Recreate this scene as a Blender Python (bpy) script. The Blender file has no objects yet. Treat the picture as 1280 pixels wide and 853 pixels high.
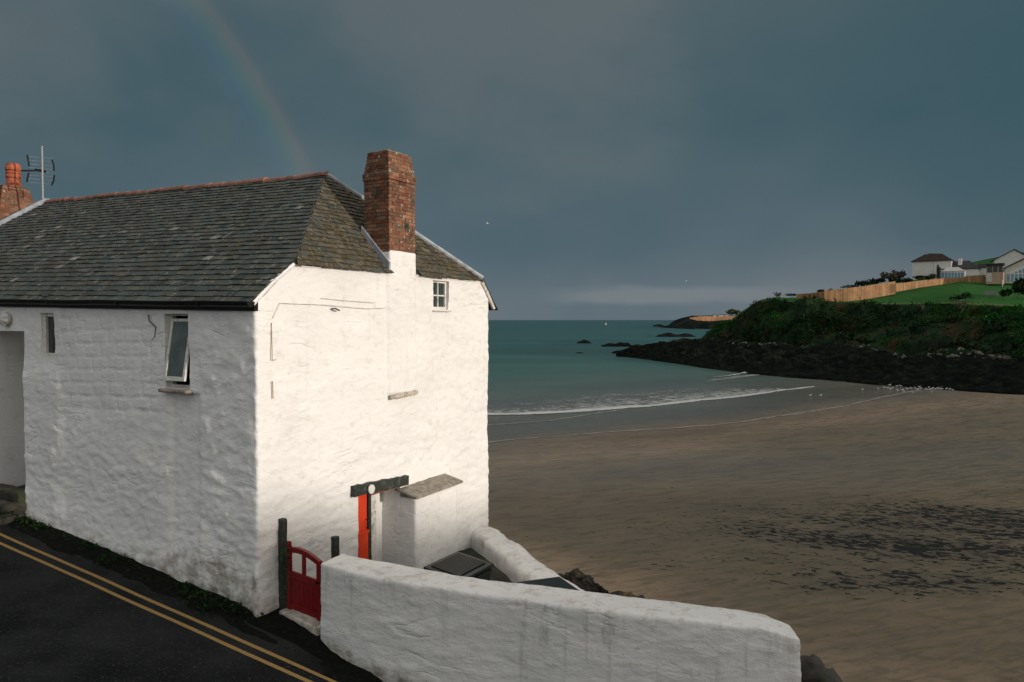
import bpy, bmesh, math, random
from mathutils import Vector, noise, Matrix
from math import radians as R
random.seed(7)
SC = bpy.context.scene
COL = SC.collection
CZ = 11.5                      # camera height above the sea
F = 950.0; PITCH = 1.598
SC.view_settings.view_transform = 'Standard'
SC.view_settings.look = 'None'
SC.view_settings.exposure = 0.0
SC.view_settings.gamma = 1.0
SC.view_settings.use_curve_mapping = False
# ------------------------------------------------------------ camera
cd = bpy.data.cameras.new('camera'); cam = bpy.data.objects.new('camera', cd); COL.objects.link(cam)
cd.sensor_width = 36; cd.lens = 36 * F / 1280; cd.clip_start = .1; cd.clip_end = 60000
cam.location = (0, 0, CZ); cam.rotation_euler = (R(90 - PITCH), 0, 0)
SC.camera = cam
SUN_AZ = 120.0; SUN_EL = 10.0
S = Vector((math.sin(R(SUN_AZ)) * math.cos(R(SUN_EL)), math.cos(R(SUN_AZ)) * math.cos(R(SUN_EL)), math.sin(R(SUN_EL))))

# ------------------------------------------------------------ node helper
class NT:
    def __init__(s, t): s.t = t; s.n = t.nodes; s.l = t.links
    def add(s, typ, **k):
        nd = s.n.new(typ)
        for a, b in k.items(): setattr(nd, a, b)
        return nd
    def put(s, sock, v):
        if v is None: return
        if isinstance(v, bpy.types.NodeSocket): s.l.new(v, sock)
        elif isinstance(v, (tuple, list)) and len(v) == 3 and sock.type == 'RGBA': sock.default_value = (*v, 1)
        else: sock.default_value = v
    def math(s, op, a, b=None, c=None, clamp=False):
        nd = s.add('ShaderNodeMath', operation=op, use_clamp=clamp); s.put(nd.inputs[0], a); s.put(nd.inputs[1], b); s.put(nd.inputs[2], c); return nd.outputs[0]
    def vm(s, op, a, b=None, out=0):
        nd = s.add('ShaderNodeVectorMath', operation=op); s.put(nd.inputs[0], a); s.put(nd.inputs[1], b); return nd.outputs[out]
    def dot(s, a, b): return s.vm('DOT_PRODUCT', a, b, 'Value')
    def mix(s, f, a, b, mode='MIX'):
        nd = s.add('ShaderNodeMix', data_type='RGBA', blend_type=mode); s.put(nd.inputs[0], f); s.put(nd.inputs[6], a); s.put(nd.inputs[7], b); return nd.outputs[2]
    def ss(s, v, a, b, c=0.0, d=1.0, lin=False):
        nd = s.add('ShaderNodeMapRange', interpolation_type='LINEAR' if lin else 'SMOOTHSTEP'); s.put(nd.inputs[0], v)
        for i, q in enumerate((a, b, c, d)): s.put(nd.inputs[i + 1], q)
        return nd.outputs[0]
    def noise(s, vec, scale, detail=4, rough=.55, dist=0.0, fac=True):
        nd = s.add('ShaderNodeTexNoise'); s.put(nd.inputs['Vector'], vec); nd.inputs['Scale'].default_value = scale
        nd.inputs['Detail'].default_value = detail; nd.inputs['Roughness'].default_value = rough; nd.inputs['Distortion'].default_value = dist
        return nd.outputs[0] if fac else nd.outputs[1]
    def mapping(s, vec, scale=(1, 1, 1), rot=(0, 0, 0), loc=(0, 0, 0)):
        nd = s.add('ShaderNodeMapping'); s.put(nd.inputs[0], vec); nd.inputs[1].default_value = loc; nd.inputs[2].default_value = rot; nd.inputs[3].default_value = scale; return nd.outputs[0]
    def pos(s): return s.add('ShaderNodeNewGeometry').outputs['Position']
    def obj(s): return s.add('ShaderNodeTexCoord').outputs['Object']
    def attr(s, name, col=True):
        nd = s.add('ShaderNodeAttribute', attribute_name=name); return nd.outputs['Color' if col else 'Fac']
    def ramp(s, f, stops):
        nd = s.add('ShaderNodeValToRGB'); e = nd.color_ramp.elements
        while len(e) < len(stops): e.new(.5)
        for q, (p, c) in zip(e, stops): q.position = p; q.color = (*c, 1)
        s.put(nd.inputs[0], f); return nd.outputs[0]
    def sep(s, v):
        nd = s.add('ShaderNodeSeparateXYZ'); s.put(nd.inputs[0], v); return nd.outputs
    def bump(s, h, st=.5, dist=.02, normal=None):
        nd = s.add('ShaderNodeBump'); nd.inputs['Strength'].default_value = st; nd.inputs['Distance'].default_value = dist; s.put(nd.inputs['Height'], h)
        if normal is not None: s.put(nd.inputs['Normal'], normal)
        return nd.outputs[0]

# ------------------------------------------------------------ world: storm cloud ahead, clearing sky behind
W = bpy.data.worlds.new('World'); SC.world = W; W.use_nodes = True
n = NT(W.node_tree); n.n.clear()
gdir = n.add('ShaderNodeTexCoord').outputs['Generated']
sky = n.add('ShaderNodeTexSky', sky_type='NISHITA', sun_disc=False)
sky.sun_elevation = R(SUN_EL); sky.sun_rotation = R(SUN_AZ); sky.altitude = 10; sky.air_density = 1.0; sky.dust_density = 2.0
x, y, z = n.sep(gdir)[:3]
SKY_STR = .10
nish = n.mix(1.0, sky.outputs[0], (SKY_STR * .55, SKY_STR * .52, SKY_STR * .48), 'MULTIPLY')
# storm cloud colour by elevation
elev = n.ss(z, -.02, .55, lin=True)
base = n.ramp(elev, [(0, (.118, .150, .176)), (.09, (.110, .146, .174)), (.2, (.078, .121, .149)), (.45, (.060, .104, .128)), (.72, (.077, .112, .132)), (1, (.108, .136, .150))])
wv = n.mapping(gdir, (1, 1, 1.9), (0.0, .25, 0), (0, 0, .3))
c1 = n.noise(wv, 2.0, 3, .45, .1)
c2 = n.noise(n.mapping(gdir, (1, 1, 1.8), (0, -.3, 0)), 3.6, 4, .48, .1)
cl = n.math('ADD', n.math('MULTIPLY', c1, .7), n.math('MULTIPLY', c2, .3))
base = n.mix(n.ss(cl, .36, .68), n.mix(1, base, (.90, 1.0, 1.0), 'MULTIPLY'), n.mix(1, base, (1.42, 1.24, 1.17), 'MULTIPLY'))
pp1 = n.ss(n.math('ADD', n.dot(gdir, (-.02, .90, .42)), n.math('MULTIPLY', n.math('SUBTRACT', c2, .5), .16)), .955, 1.0)
pp2 = n.ss(n.math('ADD', n.dot(gdir, (-.42, .80, .42)), n.math('MULTIPLY', n.math('SUBTRACT', c2, .5), .16)), .95, 1.0)
base = n.mix(n.math('MULTIPLY', n.math('MAXIMUM', pp1, pp2), .55), base, (.125, .150, .162))
dk2 = n.ss(n.dot(gdir, (.60, .76, .24)), .95, 1.0); base = n.mix(n.math('MULTIPLY', dk2, .45), base, (.032, .084, .108))
# pale bar of cloud low above the sea
az = n.math('DIVIDE', x, n.math('MAXIMUM', y, .02)); el = n.math('DIVIDE', z, n.math('MAXIMUM', y, .02))
cn = n.noise(n.mapping(gdir, (1, 1, 5)), 9, 4, .55)
e2 = n.math('ADD', el, n.math('MULTIPLY', n.math('SUBTRACT', cn, .5), .022))
bar = n.math('MULTIPLY', n.ss(e2, .017, .028), n.ss(e2, .036, .048, 1, 0))
bar = n.math('MULTIPLY', bar, n.math('MULTIPLY', n.ss(az, .02, .12), n.ss(az, .24, .5, 1, .0)))
puff = n.math('MULTIPLY', n.math('MULTIPLY', n.ss(el, .02, .04), n.ss(e2, .045, .085, 1, 0)), n.math('MULTIPLY', n.ss(az, .08, .11), n.ss(az, .12, .25, 1, 0)))
base = n.mix(n.math('MULTIPLY', bar, .75), base, (.195, .222, .240))
base = n.mix(n.math('MULTIPLY', puff, .20), base, (.17, .185, .20))
# rainbow: 42 degrees from the antisolar point
ra, re = R(-53), R(-8)
anti = (math.sin(ra) * math.cos(re), math.cos(ra) * math.cos(re), math.sin(re))
ang = n.math('MULTIPLY', n.math('ARCCOSINE', n.dot(gdir, anti)), 180 / math.pi)
t = n.ss(ang, 39.6, 43.4, lin=True)
bow = n.ramp(t, [(0, (0, 0, 0)), (.22, (.0, .004, .016)), (.42, (.004, .015, .010)), (.56, (.022, .018, .004)), (.70, (.032, .012, .003)), (.82, (.010, .002, .0)), (1, (0, 0, 0))])
bmask = n.math('MULTIPLY', n.ss(z, .0, .08), n.ss(z, .30, .52, 1, .12))
base = n.mix(n.math('MULTIPLY', bmask, .95), base, n.mix(1.0, base, bow, 'ADD'))
# behind the viewer the cloud breaks and the sky is bright
back = n.ss(n.dot(gdir, (.25, -.97, .0)), -.25, .45)
top = n.math('MULTIPLY', n.ss(z, .50, .85), 1.0)
bk = n.math('MAXIMUM', back, top)
lowc = n.mix(n.ss(c2, .35, .65), (.32, .335, .36), (.50, .505, .52)); topc = n.mix(n.ss(c2, .35, .65), (.50, .49, .47), (.84, .79, .73))
bright = n.mix(1.0, nish, n.mix(n.ss(z, .25, .8), lowc, topc), 'ADD')
final = n.mix(bk, base, bright)
bg = n.add('ShaderNodeBackground'); n.put(bg.inputs[0], final); bg.inputs[1].default_value = 1.0
out = n.add('ShaderNodeOutputWorld'); n.l.new(bg.outputs[0], out.inputs[0])
# ------------------------------------------------------------ sun
sd = bpy.data.lights.new('sun', 'SUN'); sd.energy = 2.75; sd.angle = R(.6); sd.color = (1, .90, .80)
so = bpy.data.objects.new('sun', sd); COL.objects.link(so)
so.rotation_euler = S.to_track_quat('Z', 'Y').to_euler(); so.location = (30, -40, 60)

# ------------------------------------------------------------ geometry helpers
_c, _s = math.cos(R(PITCH)), math.sin(R(PITCH))
def ray(px, py):
    X = (px - 640) / F; Z = -(py - 426.5) / F
    d = Vector((X, _c + Z * _s, -_s + Z * _c)); return d / d.y
def at(px, py, Y): return Vector((0, 0, CZ)) + ray(px, py) * Y
def atz(px, py, zz):
    d = ray(px, py); return Vector((0, 0, CZ)) + d * ((zz - CZ) / d.z)
def sstep(a, b, v):
    t = max(0, min(1, (v - a) / (b - a))); return t * t * (3 - 2 * t)
def lerp(a, b, t): return a + (b - a) * t
def interp(tab, x):
    if x <= tab[0][0]: return tab[0][1]
    for (a, va), (b, vb) in zip(tab, tab[1:]):
        if x <= b: return va + (vb - va) * (x - a) / (b - a)
    return tab[-1][1]
def fbm(p, sc, oct=4, seed=0.0):
    return noise.fractal(Vector((p[0] * sc + seed, p[1] * sc + seed * 1.7, p[2] * sc - seed)), 1.0, 2.0, oct)
def mesh(name, V, Fc, mat, parent=None, smooth=False, cols=None, mats=None):
    me = bpy.data.meshes.new(name); me.from_pydata([tuple(v) for v in V], [], Fc)
    if mat: me.materials.append(mat)
    if cols:
        ca = me.color_attributes.new('tint', 'FLOAT_COLOR', 'CORNER'); data = []
        for i, f in enumerate(Fc): data += list((*cols[i], 1.0)) * len(f)
        ca.data.foreach_set('color', data)
    if smooth: me.polygons.foreach_set('use_smooth', [True] * len(Fc))
    me.update(); o = bpy.data.objects.new(name, me); COL.objects.link(o)
    if parent: o.parent = parent; o.matrix_parent_inverse = parent.matrix_world.inverted()
    return o
def tag(o, label=None, cat=None, group=None, kind=None):
    for k, v in (('label', label), ('category', cat), ('group', group), ('kind', kind)):
        if v: o[k] = v
    return o
def empty(name, loc, label, cat, group=None):
    o = bpy.data.objects.new(name, None); COL.objects.link(o); o.location = loc; o.empty_display_size = .2
    o.matrix_world = Matrix.Translation(loc)
    return tag(o, label, cat, group)
class MB:
    def __init__(s): s.V = []; s.F = []; s.C = []
    def add(s, V, Fs, c=(1, 1, 1)):
        b = len(s.V); s.V += [Vector(v) for v in V]; s.F += [tuple(i + b for i in f) for f in Fs]; s.C += [c] * len(Fs)
    def hexa(s, P, c=(1, 1, 1)):   # P: 4 bottom (ccw), 4 top
        s.add(P, [(3, 2, 1, 0), (4, 5, 6, 7), (0, 1, 5, 4), (1, 2, 6, 5), (2, 3, 7, 6), (3, 0, 4, 7)], c)
    def box(s, o, a, b, c_, col=(1, 1, 1)):   # corner o, edge vectors
        o, a, b, c_ = map(Vector, (o, a, b, c_))
        s.hexa([o, o + a, o + a + b, o + b, o + c_, o + a + c_, o + a + b + c_, o + b + c_], col)
    def cbox(s, c, dx, dy, dz, rz=0, col=(1, 1, 1)):
        ca, sa = math.cos(rz), math.sin(rz); a = Vector((ca, sa, 0)) * dx; b = Vector((-sa, ca, 0)) * dy
        s.box(Vector(c) - a / 2 - b / 2, a, b, (0, 0, dz), col)
    def tube(s, pts, r, seg=8, c=(1, 1, 1), caps=True):
        pts = [Vector(p) for p in pts]; rings = []
        for i, p in enumerate(pts):
            d = (pts[min(i + 1, len(pts) - 1)] - pts[max(i - 1, 0)]).normalized()
            u = d.cross(Vector((0, 0, 1)) if abs(d.z) < .9 else Vector((1, 0, 0))).normalized(); v = d.cross(u)
            rr = r[i] if isinstance(r, (list, tuple)) else r
            rings.append([p + (u * math.cos(2 * math.pi * k / seg) + v * math.sin(2 * math.pi * k / seg)) * rr for k in range(seg)])
        V = [q for rg in rings for q in rg]; Fs = []
        for i in range(len(pts) - 1):
            for k in range(seg):
                k2 = (k + 1) % seg; Fs.append((i * seg + k, i * seg + k2, (i + 1) * seg + k2, (i + 1) * seg + k))
        if caps: Fs.append(tuple(range(seg))[::-1]); Fs.append(tuple((len(pts) - 1) * seg + k for k in range(seg)))
        s.add(V, Fs, c)
    def build(s, name, mat, parent=None, smooth=False, cols=False, bevel=0):
        o = mesh(name, s.V, s.F, mat, parent, smooth, s.C if cols else None)
        if bevel:
            bm = bmesh.new(); bm.from_mesh(o.data); bmesh.ops.recalc_face_normals(bm, faces=bm.faces)
            bmesh.ops.bevel(bm, geom=list(bm.edges), offset=bevel, segments=2, affect='EDGES', profile=.5)
            bm.to_mesh(o.data); bm.free()
        return o
def lumpy(name, dims, fn, mat, parent=None, res=.04, r=.05, disp=None):
    """box of dims (L, W, H), edges rounded by r, mapped by fn(l, w, h) and pushed along its normals by disp(p)"""
    N = [max(1, int(round(d / res))) for d in dims]; idx = {}; V = []; Fs = []
    def key(i, j, k):
        q = (i, j, k)
        if q not in idx:
            p = Vector((dims[0] * i / N[0], dims[1] * j / N[1], dims[2] * k / N[2]))
            c = Vector([min(max(p[a], min(r, dims[a] / 2)), dims[a] - min(r, dims[a] / 2)) for a in range(3)])
            d = p - c
            if d.length > 1e-6: p = c + d.normalized() * max(abs(d.x), abs(d.y), abs(d.z))
            idx[q] = len(V); V.append(Vector(fn(p.x, p.y, p.z)))
        return idx[q]
    for i in range(N[0]):
        for j in range(N[1]):
            Fs.append((key(i, j, N[2]), key(i + 1, j, N[2]), key(i + 1, j + 1, N[2]), key(i, j + 1, N[2])))
            Fs.append((key(i, j, 0), key(i, j + 1, 0), key(i + 1, j + 1, 0), key(i + 1, j, 0)))
    for i in range(N[0]):
        for k in range(N[2]):
            Fs.append((key(i, 0, k), key(i + 1, 0, k), key(i + 1, 0, k + 1), key(i, 0, k + 1)))
            Fs.append((key(i, N[1], k), key(i, N[1], k + 1), key(i + 1, N[1], k + 1), key(i + 1, N[1], k)))
    for j in range(N[1]):
        for k in range(N[2]):
            Fs.append((key(0, j, k), key(0, j, k + 1), key(0, j + 1, k + 1), key(0, j + 1, k)))
            Fs.append((key(N[0], j, k), key(N[0], j + 1, k), key(N[0], j + 1, k + 1), key(N[0], j, k + 1)))
    o = mesh(name, V, Fs, mat, None, True)
    bm = bmesh.new(); bm.from_mesh(o.data); bmesh.ops.recalc_face_normals(bm, faces=bm.faces); bm.normal_update()
    if disp:
        mv = [(v, v.normal * disp(v.co)) for v in bm.verts]
        for v, d in mv: v.co += d
    bm.to_mesh(o.data); bm.free()
    if parent: o.parent = parent; o.matrix_parent_inverse = parent.matrix_world.inverted()
    return o

# ------------------------------------------------------------ materials
def mat(name):
    m = bpy.data.materials.new(name); m.use_nodes = True; q = NT(m.node_tree); b = q.n['Principled BSDF']; return m, q, b
def plain(name, col, rough=.6, var=.25, scale=8, bump=.0, spec=.5, metal=0, grime=None):
    m, q, b = mat(name); p = q.pos()
    nz = q.noise(p, scale, 5, .6)
    c = q.mix(q.ss(nz, .3, .7), tuple(v * (1 - var) for v in col), tuple(min(1, v * (1 + var)) for v in col))
    if grime: c = q.mix(q.ss(q.noise(p, scale * .37, 5, .65), .52, .66), c, grime)
    q.put(b.inputs['Base Color'], c); b.inputs['Roughness'].default_value = rough; b.inputs['Metallic'].default_value = metal
    b.inputs['Specular IOR Level'].default_value = spec
    if bump: q.put(b.inputs['Normal'], q.bump(q.noise(p, scale * 4, 5, .6), .6, bump))
    return m
def tinted(name, rough=.7, scale=30, bump=.004, lichen=None, lf=(.6, .68), lscale=9):
    m, q, b = mat(name); p = q.pos(); a = q.attr('tint')
    nz = q.noise(p, scale, 5, .65); c = q.mix(1, a, q.ramp(nz, [(.25, (.62, .62, .62)), (.75, (1.3, 1.3, 1.3))]), 'MULTIPLY')
    if lichen:
        for (lc, sc_, lo, hi) in lichen: c = q.mix(q.ss(q.noise(p, sc_, 6, .7), lo, hi), c, lc)
    q.put(b.inputs['Base Color'], c); b.inputs['Roughness'].default_value = rough; b.inputs['Specular IOR Level'].default_value = .22
    if bump: q.put(b.inputs['Normal'], q.bump(q.noise(p, scale * 1.6, 5, .6), .7, bump))
    return m
def white_wall(name, moss_base=None, tone=(.82, .81, .79), moss=(.10, .10, .06), stains=False):
    """white limewash over rubble; stains near the foot given by the 'foot' attribute (height above ground)"""
    m, q, b = mat(name); p = q.pos()
    big = q.noise(p, .9, 4, .5); mid = q.noise(p, 5, 5, .6); fine = q.noise(p, 34, 5, .65)
    c = q.mix(q.ss(big, .35, .7), tone, tuple(v * .93 for v in tone))
    c = q.mix(q.math('MULTIPLY', q.ss(mid, .54, .74), .35), c, (.52, .49, .43))
    # rain streaks running down
    st = q.noise(q.mapping(p, (3.2, 3.2, .22)), 2.4, 5, .6)
    c = q.mix(q.math('MULTIPLY', q.ss(st, .56, .76), .16), c, (.45, .42, .36))
    chip = q.noise(p, 16, 6, .75); c = q.mix(q.math('MULTIPLY', q.ss(chip, .69, .73), .5), c, (.33, .29, .24))
    if moss_base is not None:
        h = q.attr('foot', False)
        hh = q.math('ADD', h, q.math('MULTIPLY', q.math('SUBTRACT', q.noise(p, 1.9, 6, .68), .5), moss_base * 2.4))
        c = q.mix(q.math('MULTIPLY', q.ss(hh, moss_base * .15, moss_base * 1.25, 1, 0), q.ss(q.noise(p, 5, 5, .62), .38, .66, .10, .75)), c, (.30, .26, .19))
        c = q.mix(q.math('MULTIPLY', q.ss(hh, -.1, moss_base * .7, 1, 0), q.ss(q.noise(p, 3.2, 5, .6), .40, .68, 0, .7)), c, moss)
    if stains:   # dirt lying along the coping and running below it
        hs_ = q.attr('foot', False); top_ = q.math('MULTIPLY', q.ss(hs_, .80, 1.02), q.ss(q.noise(q.mapping(p, (1.6, 1.6, .5)), 2.2, 6, .7), .50, .66))
        c = q.mix(q.math('MULTIPLY', top_, .45), c, (.30, .27, .22))
        run = q.noise(q.mapping(p, (5, 5, .25)), 1.6, 5, .65); c = q.mix(q.math('MULTIPLY', q.math('MULTIPLY', q.ss(run, .54, .70), q.ss(hs_, .1, .9)), .38), c, (.34, .31, .24))
        c = q.mix(q.math('MULTIPLY', q.ss(q.noise(q.mapping(p, (1, 1, 3)), 3.1, 6, .7), .60, .68), .4), c, (.36, .29, .20))
    q.put(b.inputs['Base Color'], c); b.inputs['Roughness'].default_value = .8; b.inputs['Specular IOR Level'].default_value = .25
    hgt = q.math('ADD', q.math('MULTIPLY', fine, .22), q.math('MULTIPLY', q.noise(q.mapping(p, (1, 1, 2.0)), 11, 5, .6), .6))
    rd = q.noise(q.mapping(p, (1, 1, 3.0)), 1.1, 4, .5, .25); rd = q.math('SUBTRACT', 1, q.math('MULTIPLY', q.math('ABSOLUTE', q.math('SUBTRACT', rd, .5)), 13), clamp=True)
    crease = q.math('MULTIPLY', q.math('POWER', rd, 2.0), q.ss(q.noise(p, 1.1, 3, .5), .50, .64))
    pit = q.noise(q.mapping(p, (1, 1, 1.5)), 5.5, 4, .55, .8); hgt = q.math('ADD', hgt, q.math('MULTIPLY', q.math('ABSOLUTE', q.math('SUBTRACT', pit, .5)), .9))
    hgt = q.math('SUBTRACT', hgt, q.math('MULTIPLY', crease, .55))
    q.put(b.inputs['Normal'], q.bump(hgt, .7, .024))
    return m
M_HOUSE = white_wall('limewashed_wall', .34)
M_HOUSE_PLAIN = white_wall('limewashed_masonry', None)
M_YARD = white_wall('limewashed_yard_wall', .10, (.74, .73, .70), (.16, .14, .10), True)
M_SLATE = tinted('slate', .6, 26, .004, [((.075, .072, .040), 1.8, .54, .70), ((.12, .105, .06), 7, .60, .68), ((.17, .17, .14), 6, .56, .66), ((.34, .32, .28), 13, .645, .67)])
M_SLATE_MOSS = tinted('mossy_slate', .75, 26, .006, [((.070, .056, .030), 3.2, .42, .62), ((.15, .12, .075), 8, .54, .64), ((.36, .32, .24), 12, .625, .66)])
M_BRICK = tinted('chimney_brick', .85, 40, .006, [((.035, .034, .024), 2.3, .55, .66), ((.14, .10, .06), 6, .55, .62), ((.42, .37, .28), 9, .59, .64)])
M_TERRA = plain('terracotta', (.24, .11, .08), .85, .35, 3, .004, grime=(.09, .07, .05))
M_POT = plain('orange_pot_clay', (.36, .095, .045), .8, .3, 6, .004)
M_LEAD = plain('lead', (.30, .33, .36), .5, .25, 6, .003)
M_BLACK = plain('black_paint', (.006, .007, .007), .45, .3, 9, .002, .25)
M_TAR = plain('tarred_timber', (.018, .022, .018), .7, .4, 22, .006, grime=(.05, .07, .05))
M_FRAME = plain('weathered_white_paint', (.66, .65, .60), .55, .12, 14, .002, grime=(.34, .32, .25))
M_REDGATE = plain('red_gate_paint', (.17, .006, .009), .45, .25, 12, .001, .25)
M_REDDOOR = plain('orange_red_door_paint', (.72, .055, .012), .4, .12, 5, .001)
M_CORE = plain('mortar', (.20, .17, .14), .95, .3, 20, .004)
M_METAL = plain('galvanised_metal', (.45, .46, .46), .45, .2, 20, 0, metal=.6)
M_DARK = plain('dark_backing', (.03, .03, .03), .9)  # even near-black backing for window rooms and roof underlay
M_BIN = plain('dark_green_plastic', (.007, .013, .011), .45, .25, 4, .001, .3)
M_STONE = plain('weathered_slab', (.24, .21, .17), .9, .35, 9, .01, grime=(.12, .12, .08))
M_PALE = plain('pale_threshold_stone', (.42, .38, .32), .9, .3, 9, .006, grime=(.2, .17, .13))
M_CABLE = plain('cable', (.05, .05, .045), .6)
M_PALECABLE = plain('painted_cable', (.60, .56, .50), .7)
M_RUST = plain('rusty_streak', (.42, .32, .20), .9)
def glass_mat():
    m, q, b = mat('window_glass'); b.inputs['Base Color'].default_value = (.035, .05, .05, 1); b.inputs['Roughness'].default_value = .12
    b.inputs['Specular IOR Level'].default_value = .7
    q.put(b.inputs['Normal'], q.bump(q.noise(q.pos(), 4, 2, .5), .25, .01)); return m
M_GLASS = glass_mat()

# ------------------------------------------------------------ house frame (s along the road side, t along the gable)
A = Vector((-3.875, 11.5, 0)); g = Vector((.501, .8655, 0)); w = Vector((-.8655, .501, 0))
ng = -w; nl = -g
TG = 6.68; SL = 13.4
def H(s, t, z): p = A + w * s + g * t; return Vector((p.x, p.y, CZ + z))
def gz(x, y): return CZ - 4.5 + .1 * ((x - A.x) * w.x + (y - A.y) * w.y)     # sloping lane
def st_of(p): d = Vector((p.x, p.y, 0)) - A; return d.dot(w), d.dot(g)
def eave(s): return .22 + .018 * s
def rubble(a_, z_, seed):
    p_ = Vector((a_ * 2.7 + .5 * noise.noise(Vector((a_ * 1.5, z_ * 2, seed))), z_ * 4.6 + .5 * noise.noise(Vector((a_ * 1.5, z_ * 2, seed + 9))), seed)); dd_, _q = noise.voronoi(p_)
    return sstep(0, .45, dd_[1] - dd_[0]) * (.6 + .8 * abs(noise.noise(_q[0] * 3.1)))
def wall_disp(p, s, t, z, side):
    q = Vector((p.x, p.y, p.z * 1.5))
    d = .032 * fbm(q, .7, 2, 3.1) + .010 * fbm(q, 2.3, 3, 8.2) + .010 * fbm(Vector((p.x, p.y, p.z * 2.2)), 5.5, 3, 1.3)
    if side == 0:      # shaded road front
        low = sstep(-1.6, -3.2, z); d += low * .012 * fbm(Vector((p.x, p.y, p.z * 1.9)), 3.6, 4, 5.5)
        if s < 1.3: d += .022 * fbm(q, 3.0, 3, 15.5)
        if 2.15 < s < 5.25 and z > -1.75:      # blockwork showing through the paint
            row = math.floor((z + 5 + .03 * s) / .235); zz = (z + 5 + .03 * s) / .235 - row
            uu = s / .47 + (.5 if row % 2 else 0) + .12 * noise.noise(Vector((row * 3.3, 0, 0))); uu -= math.floor(uu)
            gr = max(sstep(.88, 1, zz) + sstep(.12, 0, zz), sstep(.90, 1, uu) + sstep(.10, 0, uu)) * (.5 + .9 * abs(noise.noise(Vector((s * 1.3, z * 2, 7)))) * 1.6)
            fade = sstep(2.15, 2.5, s) * sstep(-1.75, -1.5, z)
            d = lerp(d, d * .4, fade) - .024 * gr * fade
        if z < -1.5 and s < 7.4: d += rubble(s, z, 2) * .011 * sstep(-1.5, -2.1, z) - .006
        if z < -1.18: d -= .045 * sstep(1.28, 1.42, s) * sstep(2.15, 2.02, s) * sstep(-4.2, -3.4, z)
        d += .03 * sstep(5.0, 5.35, s) * sstep(-.75, -1.15, z)
        d += .05 * sstep(-3.6, -4.6, z - .1 * s)
    elif side == 1:    # sunlit gable
        d *= .8
        d += rubble(t, z, 7) * .007 * sstep(0, -2.2, z)
        if t > 3.8: d += .012 * fbm(q, 4.4, 3, 22)
        if z > -1.42: d += .05 * sstep(3.05, 3.11, t) * sstep(3.95, 3.89, t) * sstep(-1.42, -1.38, z)
        d += .012 * fbm(Vector((p.x, p.y, p.z * 3)), 2.4, 3, 30) * sstep(-1.5, -2.6, z)
    return d
# path of the outer wall: back-left -> corner A -> corner B -> rear
path = []
RC = .05
ds = .034
u = SL
while u > 7.4: path.append((u, 0, 0)); u -= .2
while u > RC: path.append((u, 0, 0)); u -= ds
for k in range(1, 5): a = k / 5 * math.pi / 2; path.append((RC - RC * math.sin(a), RC - RC * math.cos(a), 3))
u = RC
while u < TG - RC: path.append((0, u, 1)); u += ds
for k in range(1, 5): a = k / 5 * math.pi / 2; path.append((RC - RC * math.cos(a), TG - RC + RC * math.sin(a), 4))
u = RC
while u < SL: path.append((u, TG, 2)); u += .25 if u > .5 else .06
path.append((SL, TG, 2)); u = TG - .4
while u > .2: path.append((SL, u, 5)); u -= .4
HOLE0 = [(5.40, 5.86, -.72, .13, 'w1'), (1.56, 2.17, -1.12, .10, 'w2'), (6.46, 7.9, -3.75, -.22, 'door')]
HOLE1 = [(4.53, 5.07, .21, .80, 'gw'), (2.25, 3.42, -5.0, -3.10, 'entry')]
def snap(vals, key, edges):
    for e in edges:
        k = min(range(len(vals)), key=lambda i: abs(key(vals[i]) - e)); vals[k] = e
    return vals
# snap columns to opening edges
def snap_path():
    for (a, b, z0, z1, nm) in HOLE0:
        for e in (a, b):
            k = min((i for i in range(len(path)) if path[i][2] == 0), key=lambda i: abs(path[i][0] - e)); path[k] = (e, 0, 0)
    for (a, b, z0, z1, nm) in HOLE1:
        for e in (a, b):
            k = min((i for i in range(len(path)) if path[i][2] == 1), key=lambda i: abs(path[i][1] - e)); path[k] = (0, e, 1)
snap_path()
ZB = -6.2
rows = [ZB + .05 * i for i in range(int((-4.95 - ZB) / .05))]
zz = -4.95
while zz < .93: rows.append(zz); zz += .034
for (a, b, z0, z1, nm) in HOLE0 + HOLE1:
    for e in (z0, z1):
        k = min(range(len(rows)), key=lambda i: abs(rows[i] - e)); rows[k] = e
rows.append(.95)
def top_at(s, t, side):
    if side in (0, 3): return eave(s)
    if side in (1, 4):
        if t < .78: return lerp(.24, .90, t / .78)
        if t < 6.31: return .90 - .02 * (t - .78) / 5.53
        return lerp(.88, .40, (t - 6.31) / (TG - 6.31))
    return .38
V = []; foot = []
NC, NR = len(path), len(rows)
for (s, t, sd_) in path:
    if sd_ in (0,): nrm = nl
    elif sd_ == 1: nrm = ng
    elif sd_ == 2: nrm = g
    elif sd_ == 5: nrm = w
    elif sd_ == 3: a = math.atan2(RC - t, RC - s); nrm = (ng * math.cos(a) + nl * math.sin(a))
    else: nrm = (ng * (RC - s) + g * (t - TG + RC)).normalized()
    tp = top_at(s, t, sd_)
    for z in rows:
        z = min(z, tp); p = H(s, t, z)
        if sd_ in (0, 3): d0 = wall_disp(p, s, t, z, 0)
        else: d0 = 0
        if sd_ in (1, 3, 4): d1 = wall_disp(p, s, t, z, 1)
        else: d1 = 0
        if sd_ == 0: p = p + nl * d0 + ng * wall_disp(p, 0, 0, z, 1) * sstep(.14, RC, s) * (1 if s < .14 else 0)
        elif sd_ == 1: p = p + ng * d1 + nl * wall_disp(p, 0, 0, z, 0) * (sstep(.14, RC, t) if t < .14 else 0)
        elif sd_ == 3: p = p + nl * d0 + ng * d1
        elif sd_ == 4: p = p + ng * d1
        V.append(p); foot.append((p.z - gz(p.x, p.y)) - (.55 * sstep(3.6, .6, s) if sd_ == 0 else .3 if sd_ == 3 else 0) + (3 * sstep(.3, 1.0, t) if sd_ in (1, 4) else 0) + .1)
Fs = []
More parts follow.
